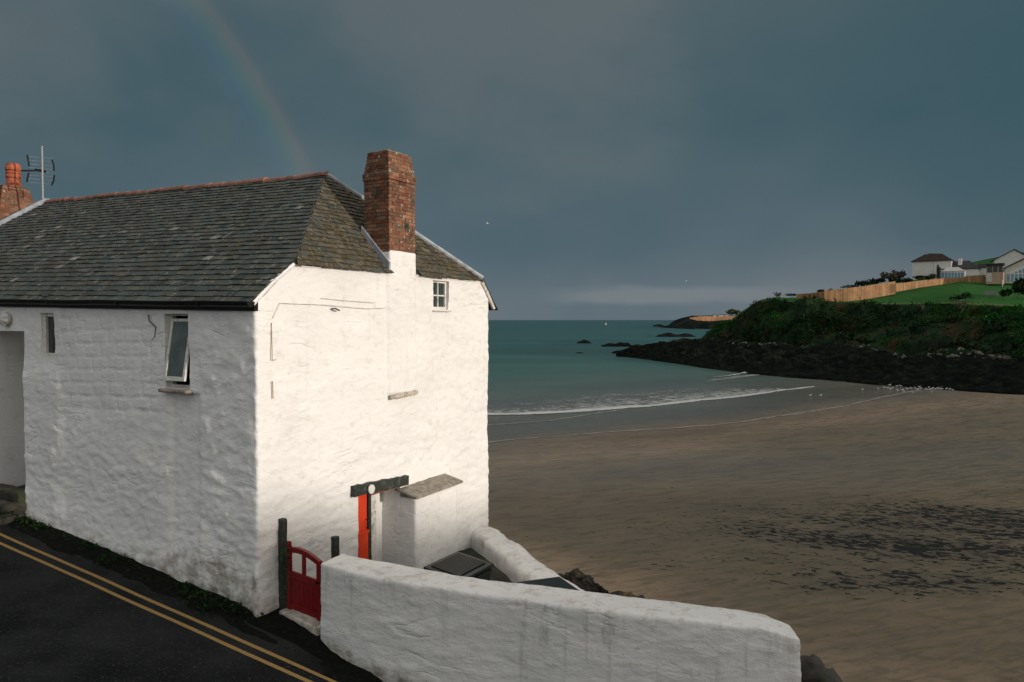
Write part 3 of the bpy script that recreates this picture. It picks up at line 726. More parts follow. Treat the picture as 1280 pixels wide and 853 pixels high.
# ground under the yard and around
def slab_poly(name, pts, z1, mat_, kind='structure', z0=None):
    mm = MB(); nn = len(pts); V_ = [Vector((x_, y_, (z1(x_, y_) if callable(z1) else z1))) for x_, y_ in pts] + [Vector((x_, y_, z0)) for x_, y_ in pts]
    mm.add(V_, [tuple(range(nn))] + [(i, (i + 1) % nn, nn + (i + 1) % nn, nn + i) for i in range(nn)]); return tag(mm.build(name, mat_), kind=kind)
M_YARDF = plain('yard_concrete', (.16, .15, .13), .9, .3, 5, .01)
M_CLIFFR = plain('dark_rock', (.045, .042, .036), .9, .5, 2.2, .08, grime=(.03, .05, .015))
slab_poly('yard_floor', [(-3.6, 11.8), (-2.7, 11.2), (-.6, 10.2), (2.9, 9.0), (2.9, 9.7), (-.7, 17.3)], CZ - 5.3, M_YARDF, z0=CZ - 8)
# rocky bank under lane and house, falling to the beach
bp = [(-60, 60), (-13, 22), (-9, 24), (-1.6, 18.0), (-.3, 17.1), (2.8, 10.2), (3.35, 8.6), (2.8, 7.2), (4.5, 4), (9, -6), (30, -40), (-60, -40)]
NB = 260; ring = []
tot = [0]
for i in range(len(bp)): a0, b0 = Vector(bp[i]), Vector(bp[(i + 1) % len(bp)]); tot.append(tot[-1] + (b0 - a0).length)
V_ = []; NV = 14
step = .5; pts = []
for i in range(len(bp)):
    a0, b0 = Vector(bp[i]), Vector(bp[(i + 1) % len(bp)]); k_ = max(1, int((b0 - a0).length / (step if i in (2, 3, 4, 5, 6, 7, 8) else 4)))
    for j in range(k_): pts.append(a0.lerp(b0, j / k_))
cen_ = Vector((-12, 6))
for p2 in pts:
    outd = (p2 - cen_).normalized()
    for j in range(NV + 1):
        f_ = j / NV; zt = min(gz(p2.x, p2.y), CZ - 4.75 if p2.x > -5 and p2.y > 9 else 99) - .35; z_ = lerp(zt, -1.0, f_)
        p3 = Vector((p2.x, p2.y, z_)); off = (f_ * 1.1 - .35) + .5 * fbm(p3, .55, 4, 3) * min(1, f_ * 2.5)
        V_.append(Vector((p2.x + outd.x * off, p2.y + outd.y * off, z_)))
Fs_ = []; n_ = len(pts)
for i in range(n_):
    for j in range(NV): i2 = (i + 1) % n_; Fs_.append((i * (NV + 1) + j, i2 * (NV + 1) + j, i2 * (NV + 1) + j + 1, i * (NV + 1) + j + 1))
Fs_.append(tuple(i * (NV + 1) for i in range(n_)))
tag(mesh('rock_bank', V_, Fs_, M_CLIFFR, None, True), kind='structure')

# ------------------------------------------------------------ weeds along the foot of the wall
def leaf_mat(name, c1, c2, scale=3):
    m, q, b = mat(name); p = q.pos(); c = q.mix(1, q.mix(q.ss(q.noise(p, scale, 3, .6), .35, .65), c1, c2), q.attr('tint'), 'MULTIPLY')
    q.put(b.inputs['Base Color'], c); b.inputs['Roughness'].default_value = .9; b.inputs['Specular IOR Level'].default_value = .08; return m
M_WEED = leaf_mat('weed_leaf', (.014, .032, .010), (.026, .056, .015))
def leaf(m, p, size, tint):
    d = Vector((random.gauss(0, 1), random.gauss(0, 1), random.uniform(.1, 1.2))).normalized(); u_ = d.cross(Vector((random.random(), random.random(), random.random()))).normalized()
    m.add([p, p + d * size * .5 + u_ * size * .3, p + d * size, p + d * size * .5 - u_ * size * .3], [(0, 1, 2, 3)], tint)
m = MB()
for i in range(2600):
    s_ = random.uniform(-.2, 8); t_ = -.10 - abs(random.gauss(0, .14))
    if noise.noise(Vector((s_ * 1.1, t_ * 2, 4))) < .12 and random.random() < .9: continue
    v = random.uniform(.5, 1.3); leaf(m, LP(s_, max(t_, -.6), .03 + random.random() * .06), random.uniform(.03, .08), (v, v, v * .9))
tag(m.build('weeds', M_WEED, cols=True), kind='stuff')
def plant(name, c, n_, rad, h, size, label, cat='plant', mat_=None):
    m = MB(); v0 = Vector(c)
    for k in range(n_):
        r_ = random.random() ** .5; an = random.uniform(0, 6.28); p = v0 + Vector((math.cos(an) * r_ * rad, math.sin(an) * r_ * rad, random.random() * h * (1.1 - r_ * .6)))
        v = random.uniform(.45, 1.3); leaf(m, p, size * random.uniform(.6, 1.2), (v, v, v))
    return tag(m.build(name, mat_ or M_WEED, cols=True), label, cat)
plant('weed_plant', LP(.25, -.25, .03), 70, .14, .12, .07, 'low green weed on the verge by the white house corner')
plant('weed_plant', LP(.62, -.30, .03), 90, .22, .13, .08, 'broad green weed in the gutter left of the house corner')
plant('weed_plant', LP(3.3, -.28, .03), 90, .24, .12, .07, 'green weed half way along the foot of the shaded wall')
plant('weed_plant', LP(6.55, -.55, .05), 190, .36, .28, .09, 'leafy green clump at the foot of the mossy steps')
# wall plants growing by the gate post
pc = H(-.12, .42, -3.62)
m = MB()
for k in range(150):
    p = H(-.10 - random.random() * .10, .36 + random.gauss(0, .05), -3.55 - random.random() ** 1.5 * .75) + ng * .10 + nl * .05; v = random.uniform(.8, 2.2); leaf(m, p, random.uniform(.03, .06), (v, v, v))
tag(m.build('creeper', M_WEED, cols=True), 'green creeper hanging on the black gate post', 'plant')
# mossy steps at the side doorway
M_STEP = plain('mossy_step_stone', (.035, .033, .024), .95, .5, 7, .02, grime=(.035, .05, .012))
stp = empty('stone_steps', LP(7.2, -.5), 'dark mossy stone steps up to the side doorway', 'steps')
for k in range(4):
    lumpy('step', (1.9, .75 - k * .14, .24), lambda l, v, h, k=k: H(6.28 + l + .05 * k, .05 - v + (.12 if k > 2 else 0), -4.18 + k * .2 + h), M_STEP, stp, .05, .03, lambda p: .035 * fbm(p, 3, 4, 5))
lumpy('door_step', (1.4, .95, .5), lambda l, v, h: H(6.5 + l, .03 + v, -4.0 + h), M_STEP, stp, .08, .03, lambda p: .02 * fbm(p, 3, 3))

# ------------------------------------------------------------ gate and posts
GL, GR = Vector((-3.50, 11.75, 0)), Vector((-2.84, 11.22, 0)); gd = (GR - GL); GW = gd.length; gd.normalize(); gn = Vector((gd.y, -gd.x, 0))
if gn.y > 0: gn = -gn
GZ = CZ - 4.52
gate = empty('garden_gate', Vector((GL.x, GL.y, GZ)), 'red painted wooden gate with an arched top between the post and the white wall', 'gate')
def GP(l, h, d): p = GL + gd * l + gn * d; return Vector((p.x, p.y, GZ + h))
def gbar(m, l0, l1, h0, h1, d0=-.02, d1=.02):
    m.hexa([GP(l0, h0, d0), GP(l1, h0, d0), GP(l1, h0, d1), GP(l0, h0, d1), GP(l0, h1, d0), GP(l1, h1, d0), GP(l1, h1, d1), GP(l0, h1, d1)])
def garc(l): return .94 + .10 * math.sin(math.pi * (.12 + .62 * l / GW))
m = MB(); gbar(m, .0, .10, 0.02, 1.02); gbar(m, .015, .085, 1.02, 1.08); m.build('stile', M_REDGATE, gate, bevel=.006)
m = MB(); gbar(m, GW - .10, GW, .02, .93); m.build('stile', M_REDGATE, gate, bevel=.006)
m = MB(); NN = 16; V_ = []
for i in range(NN + 1):
    l_ = lerp(.09, GW, i / NN); hh = .935 + .075 * math.sin(math.pi * (l_ / GW) ** .9) - .05 * (l_ / GW)
    for (d, dh) in ((-.028, -.045), (-.028, .035), (.028, .035), (.028, -.045)): V_.append(GP(l_, hh + dh, d))
Fs_ = [(0, 1, 2, 3), tuple(NN * 4 + k for k in (3, 2, 1, 0))]
for i in range(NN):
    for k in range(4): Fs_.append((i * 4 + k, i * 4 + (k + 1) % 4, i * 4 + 4 + (k + 1) % 4, i * 4 + 4 + k))
mesh('arched_rail', V_, Fs_, M_REDGATE, gate)
m = MB(); gbar(m, .10, GW - .10, .54, .63); m.build('rail', M_REDGATE, gate, bevel=.005); m = MB(); gbar(m, .10, GW - .10, .04, .13, -.018, .018); m.build('rail', M_REDGATE, gate, bevel=.005)
m = MB(); gbar(m, GW / 2 - .035, GW / 2 + .035, .63, .93, -.016, .016); m.build('muntin', M_REDGATE, gate, bevel=.004)
m = MB(); nb_ = 6; l0 = .10; bw = (GW - .20) / nb_
for k in range(nb_): gbar(m, l0 + k * bw + .003, l0 + (k + 1) * bw - .003, .10, .56, -.008, .008)
m.build('boarding', M_REDGATE, gate)
def post(c, wd, h0, h1, label):
    o = lumpy('wooden_post', (wd, wd, h1 - h0), lambda l, v, h: Vector((c[0], c[1], CZ + h0)) + gd * (l - wd / 2) + gn * (v - wd / 2) + Vector((0, 0, h)), M_TAR, None, .03, .012, lambda p: .008 * fbm(p, 7, 3))
    return tag(o, label, 'post', 'black timber posts by the gate')
pp = at(353.5, 700, 11.86); post((pp.x, pp.y), .105, -4.75, -3.12, 'taller black timber post that the red gate hangs from')
pp = at(419, 690, 12.2); post((pp.x, pp.y), .10, -4.9, -3.50, 'shorter black timber post behind the white wall end')
th_ = lumpy('threshold', (.98, .24, .16), lambda l, v, h: Vector((GL.x, GL.y, GZ)) + gd * (l - .06) + gn * (v - .11) + Vector((0, 0, h - .15 - .03 * l)), M_PALE, None, .04, .02, lambda p: .01 * fbm(p, 5, 3))
tag(th_, 'worn pale stone threshold under the red gate', 'threshold')

m = MB(); gbar(m, GW - .10, GW - .01, .585, .61, .02, .03); m.tube([GP(GW - .06, .597, .02), GP(GW - .06, .597, .05)], .011, 8); m.build('latch', M_BLACK, gate)
# ------------------------------------------------------------ curved front wall and yard back wall
outer = [(-2.81, 11.00), (-2.45, 10.72), (-1.975, 10.40), (-.88, 9.92), (-.62, 9.81), (0, 9.63), (.40, 9.42), (1.11, 9.15), (2.06, 8.90), (2.59, 8.72), (3.02, 8.60), (3.27, 8.50)]
inner = [(-2.60, 11.55), (-2.14, 11.28), (-1.33, 10.86), (-.57, 10.44), (0, 10.25), (.91, 9.95), (1.28, 9.80), (2.2, 9.52), (3.09, 9.20), (3.32, 8.95)]
def resamp(P_, n_):
    P_ = [Vector(p) for p in P_]; L_ = [0]
    for a0, b0 in zip(P_, P_[1:]): L_.append(L_[-1] + (b0 - a0).length)
    out_ = []
    for i in range(n_ + 1):
        t_ = L_[-1] * i / n_
        out_.append(Vector((interp([(l, p.x) for l, p in zip(L_, P_)], t_), interp([(l, p.y) for l, p in zip(L_, P_)], t_))))
    return out_
def smooth2(P_, k=6):
    for _ in range(k): P_ = [P_[0]] + [(P_[i - 1] + P_[i] * 2 + P_[i + 1]) / 4 for i in range(1, len(P_) - 1)] + [P_[-1]]
    return P_
NO = 60; oo = smooth2(resamp(outer, NO)); ii = smooth2(resamp(inner, NO)); LW = 6.9
def at_list(P_, f_):
    k = min(NO - 1, max(0, int(f_ * NO))); return P_[k].lerp(P_[k + 1], f_ * NO - k)
HW = 3.4
def fw(l, v, h):
    f_ = l / LW; a0, b0 = at_list(oo, f_), at_list(ii, f_); p = a0.lerp(b0, v / .55)
    zt = CZ - 3.555 - .06 * sstep(.93, 1.0, f_) - .03 * (v / .55 - .5); z_ = zt - (HW - h)
    return Vector((p.x, p.y, z_))
def fdisp(p):
    q = Vector((p.x, p.y, p.z * 2.4)); return .018 * fbm(q, .8, 2, 2.2) + .008 * fbm(q, 2.6, 4, 7) + .010 * abs(fbm(Vector((p.x, p.y, p.z * 4)), 2.5, 3, 1.5)) * 1.5
def add_foot(o, f_):
    at_ = o.data.attributes.new('foot', 'FLOAT', 'POINT'); at_.data.foreach_set('value', [f_(v.co) for v in o.data.vertices])
fwall = lumpy('curved_wall', (LW, .55, HW), fw, M_YARD, None, .034, .045, fdisp); add_foot(fwall, lambda c_: c_.z - gz(c_.x, c_.y) + .05)
tag(fwall, 'thick curved white rendered wall along the lane in the foreground', 'wall')
B0, B1 = Vector((-.50, 17.3)), Vector((2.62, 10.0)); bd = (B1 - B0); LB = bd.length; bd.normalize(); bn = Vector((-bd.y, bd.x)) 
if bn.x > 0: bn = -bn
def bw_(l, v, h):
    p = B0 + bd * l + bn * v; return Vector((p.x, p.y, CZ - 4.67 - 2.2 + h + .03 * math.sin(l * 1.3)))
bwall = lumpy('yard_wall', (LB, .62, 2.2), bw_, M_YARD, None, .05, .14, lambda p: .04 * fbm(p, 1.2, 3, 6) + .022 * fbm(p, 3.2, 3, 9)); add_foot(bwall, lambda c_: 2.0)
tag(bwall, 'low white lumpy wall between the yard and the beach', 'wall')
# storage boxes in the yard
def boxbin(name, P1, P2, P3, zl, zf, label, ribs):
    P1, P2, P3 = Vector(P1), Vector(P2), Vector(P3); a0 = P2 - P1; b0 = P3 - P1; e = empty(name, (P1.x, P1.y, CZ + zf), label, 'storage box')
    def Q(u_, v_, z_): p = P1 + a0 * u_ + b0 * v_; return Vector((p.x, p.y, CZ + z_))
    def hb(m, u0, u1, v0, v1, z0, z1): m.hexa([Q(u0, v0, z0), Q(u1, v0, z0), Q(u1, v1, z0), Q(u0, v1, z0), Q(u0, v0, z1), Q(u1, v0, z1), Q(u1, v1, z1), Q(u0, v1, z1)])
    m = MB(); hb(m, .05, .95, .05, .95, zf, zl - .07); bo = m.build('body', M_BIN, e, bevel=.012)
    m = MB(); hb(m, .02, .98, .02, .98, zl - .16, zl - .10); m.build('rim', M_BIN, e, bevel=.008)
    m = MB(); hb(m, 0, 1, 0, 1, zl - .07, zl - .018); li = m.build('lid', M_BIN, e, bevel=.012)
    if ribs:
        m = MB()
        for k in range(ribs): u0 = .12 + k * .76 / ribs; hb(m, u0, u0 + .4 / ribs, .10, .90, zl - .02, zl + .004)
        m.build('rib', M_BIN, li)
    m = MB(); hb(m, .42, .58, 1.0, 1.02, zl - .13, zl - .03); m.build('catch', M_BLACK, e)
boxbin('storage_box', (-1.016, 13.99), (-.32, 13.26), (-1.54, 13.09), -4.27, -5.3, 'dark green storage box with a ribbed lid by the gable wall', 16)
boxbin('storage_box', (.78, 12.39), (1.06, 11.74), (.077, 12.13), -4.2, -5.3, 'flat dark green box lid between the two white walls', 0)

# ------------------------------------------------------------ beach and sea
nsx, nsy = .58, -.8146                    # landward normal of the waterline
def shore_d(x_, y_): return (x_ + 2.7) * nsx + (y_ - 91) * nsy
def beach_z(x_, y_):
    d = shore_d(x_, y_); return -.02 + (.012 * d if d > 0 else .03 * d) + .03 * noise.noise(Vector((x_ * .05, y_ * .05, 0))) + (max(0, d - 45) ** 1.5) * .004
def beach_mat():
    m, q, b = mat('wet_sand'); p = q.pos(); x_, y_, _z = q.sep(p)[:3]
    d = q.math('ADD', q.dot(p, (nsx, nsy, 0)), 2.7 * nsx - 91 * nsy)
    wob = q.math('MULTIPLY', q.math('SUBTRACT', q.noise(q.mapping(p, (.05, .05, .05)), 1.0, 4, .6), .5), 10)
    dd = q.math('ADD', d, wob)
    pr2 = q.mapping(p, (1, 1, 1), (0, 0, -.35)); pr3 = q.mapping(p, (1, 1, 1), (0, 0, .52))
    c = q.ramp(q.ss(dd, -4, 76, lin=True), [(0, (.12, .115, .085)), (.24, (.140, .122, .085)), (.30, (.22, .167, .118)), (.40, (.26, .20, .142)), (.50, (.195, .160, .120)), (.60, (.18, .148, .110)), (.80, (.19, .152, .105)), (1, (.22, .17, .115))])
    # drier tan sand along the top of the beach, below the walls
    e = q.math('ADD', q.math('ADD', y_, q.math('MULTIPLY', x_, 1.45)), q.math('MULTIPLY', q.math('SUBTRACT', q.noise(p, .16, 5, .6), .5), 9))
    tan = q.ss(e, 32, 43, 1, 0); c = q.mix(tan, c, q.mix(q.noise(p, .5, 5, .65), (.29, .215, .145), (.40, .295, .20)))
    c = q.mix(1, c, q.ramp(q.noise(q.mapping(pr2, (.03, .10, .05)), 1, 5, .6), [(.3, (.74, .77, .80)), (.7, (1.22, 1.16, 1.08))]), 'MULTIPLY')
    # ripple streaks
    rp = q.noise(q.mapping(pr2, (.55, 1.9, 1)), 1.2, 5, .62, .6); rp2 = q.noise(q.mapping(pr2, (.22, 1.1, 1)), 1.7, 5, .64, .5)
    c = q.mix(q.math('MULTIPLY', q.ss(rp, .48, .64), .45), c, (.085, .078, .056))
    c = q.mix(q.math('MULTIPLY', q.math('MULTIPLY', q.ss(rp2, .49, .60), q.ss(x_, 0, 45, .35, 1)), .6), c, (.075, .072, .052))
    swirl = q.noise(q.mapping(pr3, (.5, 1.3, 1)), .9, 6, .66, 1.4); c = q.mix(q.math('MULTIPLY', q.ss(swirl, .52, .62), q.ss(y_, 26, 34, .45, 0)), c, (.10, .088, .062))
    # hollows and weed: a belt of dark flecks that thickens to the right
    wn = q.math('MULTIPLY', q.math('SUBTRACT', q.noise(p, .13, 5, .6), .5), 7)
    lowe = q.ss(q.math('ADD', q.math('ADD', y_, q.math('MULTIPLY', x_, .26)), wn), 29.5, 35.0); upe = q.ss(q.math('ADD', y_, wn), 37, 56, 1, 0)
    zone = q.math('MULTIPLY', q.math('MULTIPLY', lowe, upe), q.ss(x_, 1.5, 20, .30, 1.0))
    zn = q.noise(q.mapping(pr3, (.06, .19, .1), (0, 0, 0), (3.3, 1.7, 0)), 1, 4, .55); zone = q.math('MULTIPLY', zone, q.ss(zn, .32, .60, .60, 1.12))
    c = q.mix(q.math('MULTIPLY', q.ss(zone, .25, 1.0), .45), c, (.075, .072, .054))
    fl = q.noise(q.mapping(pr3, (1.2, 2.1, 1)), 1.7, 4, .62, .5)
    thr = q.math('SUBTRACT', .75, q.math('MULTIPLY', zone, .275)); spot = q.ss(q.math('SUBTRACT', fl, thr), 0, .03)
    c = q.mix(q.math('MULTIPLY', spot, .93), c, (.010, .014, .014))
    lone = q.noise(p, 1.9, 5, .7, .4); c = q.mix(q.math('MULTIPLY', q.ss(lone, .70, .72), q.ss(d, 35, 50)), c, (.022, .014, .010))
    q.put(b.inputs['Base Color'], c)
    film = q.math('MULTIPLY', q.ss(q.math('ADD', y_, wob), 46, 53), q.ss(q.math('ADD', y_, wob), 60, 72, 1, 0))
    rg = q.math('SUBTRACT', q.ss(d, 12, 30, .25, .75), q.math('MULTIPLY', film, .30)); q.put(b.inputs['Roughness'], rg)
    q.put(b.inputs['Specular IOR Level'], q.math('ADD', q.ss(d, 12, 26, .40, .10), q.math('MULTIPLY', film, .12)))
    hgt = q.math('ADD', q.math('MULTIPLY', rp, .8), q.math('MULTIPLY', q.noise(p, 7, 5, .6), .35)); hgt = q.math('SUBTRACT', q.math('ADD', hgt, q.math('MULTIPLY', swirl, .4)), q.math('MULTIPLY', spot, .35))
    q.put(b.inputs['Normal'], q.bump(hgt, .6, .14)); return m
V_ = []; Fs_ = []
xs = [-400, -250, -150, -100, -60] + [-40 + i * 1.5 for i in range(94)] + [110, 140, 200, 300, 600]
ys = [-200, -100, -50, -20, 0, 5, 10] + [14 + i * 1.5 for i in range(84)] + [150, 180, 230, 300, 500]
for x_ in xs:
    for y_ in ys: V_.append((x_, y_, max(beach_z(x_, y_), -6) if y_ > 8 else min(beach_z(x_, y_), 4)))
ny = len(ys)
for i in range(len(xs) - 1):
    for j in range(ny - 1): Fs_.append((i * ny + j, (i + 1) * ny + j, (i + 1) * ny + j + 1, i * ny + j + 1))
tag(mesh('beach', V_, Fs_, beach_mat(), None, True), kind='structure')
def sea_mat():
    m, q, b = mat('sea_water'); p = q.pos()
    d = q.math('MULTIPLY', q.math('ADD', q.dot(p, (nsx, nsy, 0)), 2.7 * nsx - 91 * nsy), -1)
    y_ = q.sep(p)[1]
    wb = q.math('MULTIPLY', q.math('SUBTRACT', q.noise(q.mapping(p, (.012, .03, .1)), 1, 4, .6), .5), 1.3)
    far = q.math('ADD', q.math('LOGARITHM', q.math('MAXIMUM', d, 1.0), 10.0), q.math('MULTIPLY', wb, .35))
    c = q.ramp(q.ss(far, .2, 3.4, lin=True), [(0, (.155, .142, .112)), (.22, (.135, .145, .118)), (.36, (.085, .120, .098)), (.50, (.040, .112, .094)), (.66, (.018, .090, .090)), (.85, (.014, .080, .086)), (1, (.018, .080, .090))])
    c = q.mix(1, c, q.ramp(q.noise(q.mapping(p, (.004, .02, .1)), 1, 5, .6), [(.3, (.78, .80, .84)), (.7, (1.2, 1.16, 1.12))]), 'MULTIPLY')
    q.put(b.inputs['Base Color'], c); q.put(b.inputs['Roughness'], q.ss(far, .6, 2.2, .22, .42)); b.inputs['IOR'].default_value = 1.33; b.inputs['Specular IOR Level'].default_value = .30
    w1_ = q.noise(q.mapping(p, (.35, .9, 1), (0, 0, -.4)), 1.0, 6, .62, .3); w2_ = q.noise(q.mapping(p, (.05, .16, 1), (0, 0, -.4)), 1.0, 4, .55)
    q.put(b.inputs['Normal'], q.bump(q.math('ADD', w1_, q.math('MULTIPLY', w2_, 2.5)), .5, .35)); return m
V_ = []; Fs_ = []
xs = [-9000, -3000, -900, -300, -120, -60, -30, -15] + [-10 + i * 1.2 for i in range(100)] + [130, 200, 400, 1200, 4000, 12000]
ys = [60, 70] + [76 + i * .9 for i in range(90)] + [160, 165, 175, 190, 210, 240, 280, 330, 400, 500, 700, 1000, 1600, 3000, 8000, 30000]
for x_ in xs:
    for y_ in ys:
        d = -shore_d(x_, y_); zz_ = 0
        if 0 < d < 120 and -12 < x_ < 110: zz_ = .05 * noise.noise(Vector((x_ * .12, y_ * .35, 0))) * min(1, d / 15)
        V_.append((x_, y_, zz_))
ny = len(ys)
for i in range(len(xs) - 1):
    for j in range(ny - 1): Fs_.append((i * ny + j, (i + 1) * ny + j, (i + 1) * ny + j + 1, i * ny + j + 1))
tag(mesh('sea', V_, Fs_, sea_mat(), None, True), kind='structure')
# foam: ribbons following the lapping edges (u across, lace broken by noise)
def foam_mat(name, thr0, thr1, sc, col=(.62, .62, .60), stretch=1.0):
    m, q, b = mat(name); p = q.pos(); e = q.attr('edge', False)
    nz = q.noise(q.mapping(p, (sc * stretch, sc, sc)), 1, 6, .7, .8); a = q.math('MULTIPLY', q.ss(q.math('ADD', nz, q.math('MULTIPLY', e, -.45)), thr0, thr1), 1.0)
    q.put(b.inputs['Base Color'], col); b.inputs['Roughness'].default_value = .8; q.put(b.inputs['Alpha'], a); return m
MF1 = foam_mat('foam_crest', .02, .12, 1.6); MF4 = foam_mat('wave_foam', .26, .40, .8, (.55, .56, .54)); MF2 = foam_mat('foam_lace', .36, .54, 1.0, (.44, .45, .43), .7); MF3 = foam_mat('foam_thin', .26, .46, .7, (.30, .27, .235))
def foam(name, pxs, width, mt_, zf=None, hump=0.0, wfun=None, cross=6):
    P_ = [atz(px, py, .03) for px, py in pxs]; P_ = [Vector((p.x, p.y)) for p in P_]; L_ = sum((b0 - a0).length for a0, b0 in zip(P_, P_[1:])); n_ = int(L_ / .5)
    Ls = [0]
    for a0, b0 in zip(P_, P_[1:]): Ls.append(Ls[-1] + (b0 - a0).length)
    Q = []
    for i in range(n_ + 1):
        t_ = L_ * i / n_; Q.append(Vector((interp([(l, p.x) for l, p in zip(Ls, P_)], t_), interp([(l, p.y) for l, p in zip(Ls, P_)], t_))))
    for _ in range(30): Q = [Q[0]] + [(Q[i - 1] + Q[i] * 2 + Q[i + 1]) / 4 for i in range(1, len(Q) - 1)] + [Q[-1]]
    V_ = []; ed = []; Fs_ = []
    for i, p in enumerate(Q):
        wdt = width * (1 + .7 * noise.noise(Vector((i * .09, 3, 0)))) * (wfun(i / n_) if wfun else 1); so2 = .5 * noise.noise(Vector((i * .06, 9, 1))) + .25 * noise.noise(Vector((i * .3, 9, 5)))
        for k in range(cross + 1):
            f_ = k / cross; x_ = p.x - nsx * (f_ * wdt - so2); y_ = p.y - nsy * (f_ * wdt - so2)
            base_z = max(0.06, beach_z(x_, y_) + .03) if shore_d(x_, y_) > -3 else .07
            V_.append((x_, y_, base_z + hump * (1 + 1.1 * noise.noise(Vector((i * .5, k * .4, 2)))) * (wfun(i / n_) if wfun and hump > .2 else 1) * math.sin(math.pi * min(1, f_ * 1.3)) )); ed.append(abs(f_ * 2 - 1) ** 2 if mt_ is not MF2 else max(0, f_) ** 1.2)
    for i in range(len(Q) - 1):
        for k in range(cross): a0 = i * (cross + 1) + k; Fs_.append((a0, a0 + cross + 1, a0 + cross + 2, a0 + 1))
    o = mesh(name, V_, Fs_, mt_, None, True); at_ = o.data.attributes.new('edge', 'FLOAT', 'POINT'); at_.data.foreach_set('value', ed)
    return tag(o, kind='stuff')
foam('surf_foam', [(560, 521), (612, 519.5), (680, 518), (760, 513), (820, 508), (880, 501), (930, 496), (985, 488), (1020, 484)], 2.6, MF1, hump=.07, wfun=lambda f_: 1.25 - .95 * f_)
foam('surf_lace', [(600, 519), (680, 517), (760, 512), (820, 507), (880, 500), (930, 495), (985, 487)], 17, MF2, hump=0, wfun=lambda f_: .5 + 1.0 * math.sin(f_ * 3.0), cross=14)
foam('swash_line', [(600, 534), (650, 531), (700, 526), (740, 519), (780, 513.5)], .9, MF3)
foam('swash_edge', [(600, 558), (660, 552), (720, 547), (780, 542), (850, 539), (920, 532), (1000, 520), (1060, 510), (1110, 498), (1150, 489), (1200, 487)], .9, MF3)
foam('breaking_wave', [(880, 473.5), (895, 472), (915, 470), (935, 467.5), (955, 464)], 3.2, MF4, hump=.42, wfun=lambda f_: (.08 + 1.0 * f_ ** 1.5) * (1 if f_ < .92 else 1 - (f_ - .92) * 9))
foam('surf_lace', [(885, 477), (905, 475), (935, 471), (956, 468)], 8, MF2, hump=0, cross=10, wfun=lambda f_: math.sin(math.pi * min(.98, max(.05, f_))))
foam('swash_line', [(700, 506), (760, 503), (820, 498)], .7, MF3)
foam('surf_lace', [(612, 510), (700, 507), (780, 501), (850, 493), (900, 487)], 7, foam_mat('foam_faint', .42, .60, .8, (.30, .33, .31), .6), hump=0, cross=8, wfun=lambda f_: .4 + .9 * math.sin(math.pi * f_))
foam('rock_foam', [(760, 436), (790, 437), (830, 426), (870, 425)], 1.0, MF2)

# ------------------------------------------------------------ rocks in the sea
M_ROCK = plain('black_wet_rock', (.008, .009, .008), .9, .5, .35, .3, .05, grime=(.018, .018, .010))
def rock(name, pts_px, Y, dep, label, group='dark rocks in the sea', h_scale=1.0, cat='rock', z0=-.3, mat_=None, seed=1, res=(60, 16), amp=.38):
    """ridge of rock: skyline (px,py) in the photo at distance Y, with its own depth"""
    a, b_ = pts_px[0][0], pts_px[-1][0]; V_ = []; Fs_ = []; NX, NY_ = res
    for i in range(NX + 1):
        px = lerp(a, b_, i / NX); py = interp(pts_px, px); top = at(px, py, Y).z
        for j in range(NY_ + 1):
            v = j / NY_ * 2 - 1; prof = max(0, 1 - v * v) ** .6; yy = Y + v * dep / 2 + dep * .15 * noise.noise(Vector((px * .08, seed, 0)))
            p = Vector((at(px, 400, Y).x * (1 + v * dep / 2 / Y * .3), yy, 0)); hn = 1 + amp * fbm(p, 3.2 / dep, 4, seed)
            V_.append(Vector((p.x, p.y, lerp(z0, max(top, z0), prof) * 1.0 if prof == 0 else z0 + (top - z0) * prof * hn)))
    for i in range(NX):
        for j in range(NY_): a0 = i * (NY_ + 1) + j; Fs_.append((a0, a0 + NY_ + 1, a0 + NY_ + 2, a0 + 1))
    return tag(mesh(name, V_, Fs_, mat_ or M_ROCK, None, False), label, cat, group)
rock('sea_rock', [(719, 430), (724, 427), (730, 425.8), (736, 427), (741, 430)], 375, 10, 'lone rounded rock furthest left in the sea', seed=2, res=(20, 10))
rock('sea_rock', [(752, 432), (762, 429), (770, 430), (776, 428), (786, 429), (790, 433)], 330, 10, 'low rock reef just left of the headland rocks', seed=3, res=(26, 10))
rock('sea_rock', [(762, 443), (768, 439), (775, 438.5), (779, 441), (783, 443)], 262, 8, 'small black rock at the tip of the rock shelf', seed=4, res=(18, 10))
rock('sea_rock', [(718, 442), (722, 440.8), (728, 441), (731, 442)], 262, 4, 'tiny rock awash left of the shelf tip', seed=5, res=(14, 8))
rock('sea_rock', [(746, 440), (750, 438.6), (754, 440)], 280, 3, 'smallest rock barely breaking the water', seed=6, res=(10, 8))
rock('sea_rock', [(818, 422), (824, 418.5), (835, 417), (850, 418), (862, 417.5), (871, 422)], 520, 22, 'long dark reef in front of the distant headland', seed=7, res=(40, 12))
rock('sea_rock', [(809, 421), (812, 419.6), (816, 421)], 540, 6, 'tiny rock left of the long dark reef', seed=8, res=(10, 8))
rock('sea_rock', [(817, 407), (824, 405.6), (830, 407)], 1300, 25, 'far low rock near the horizon', seed=9, res=(12, 8))
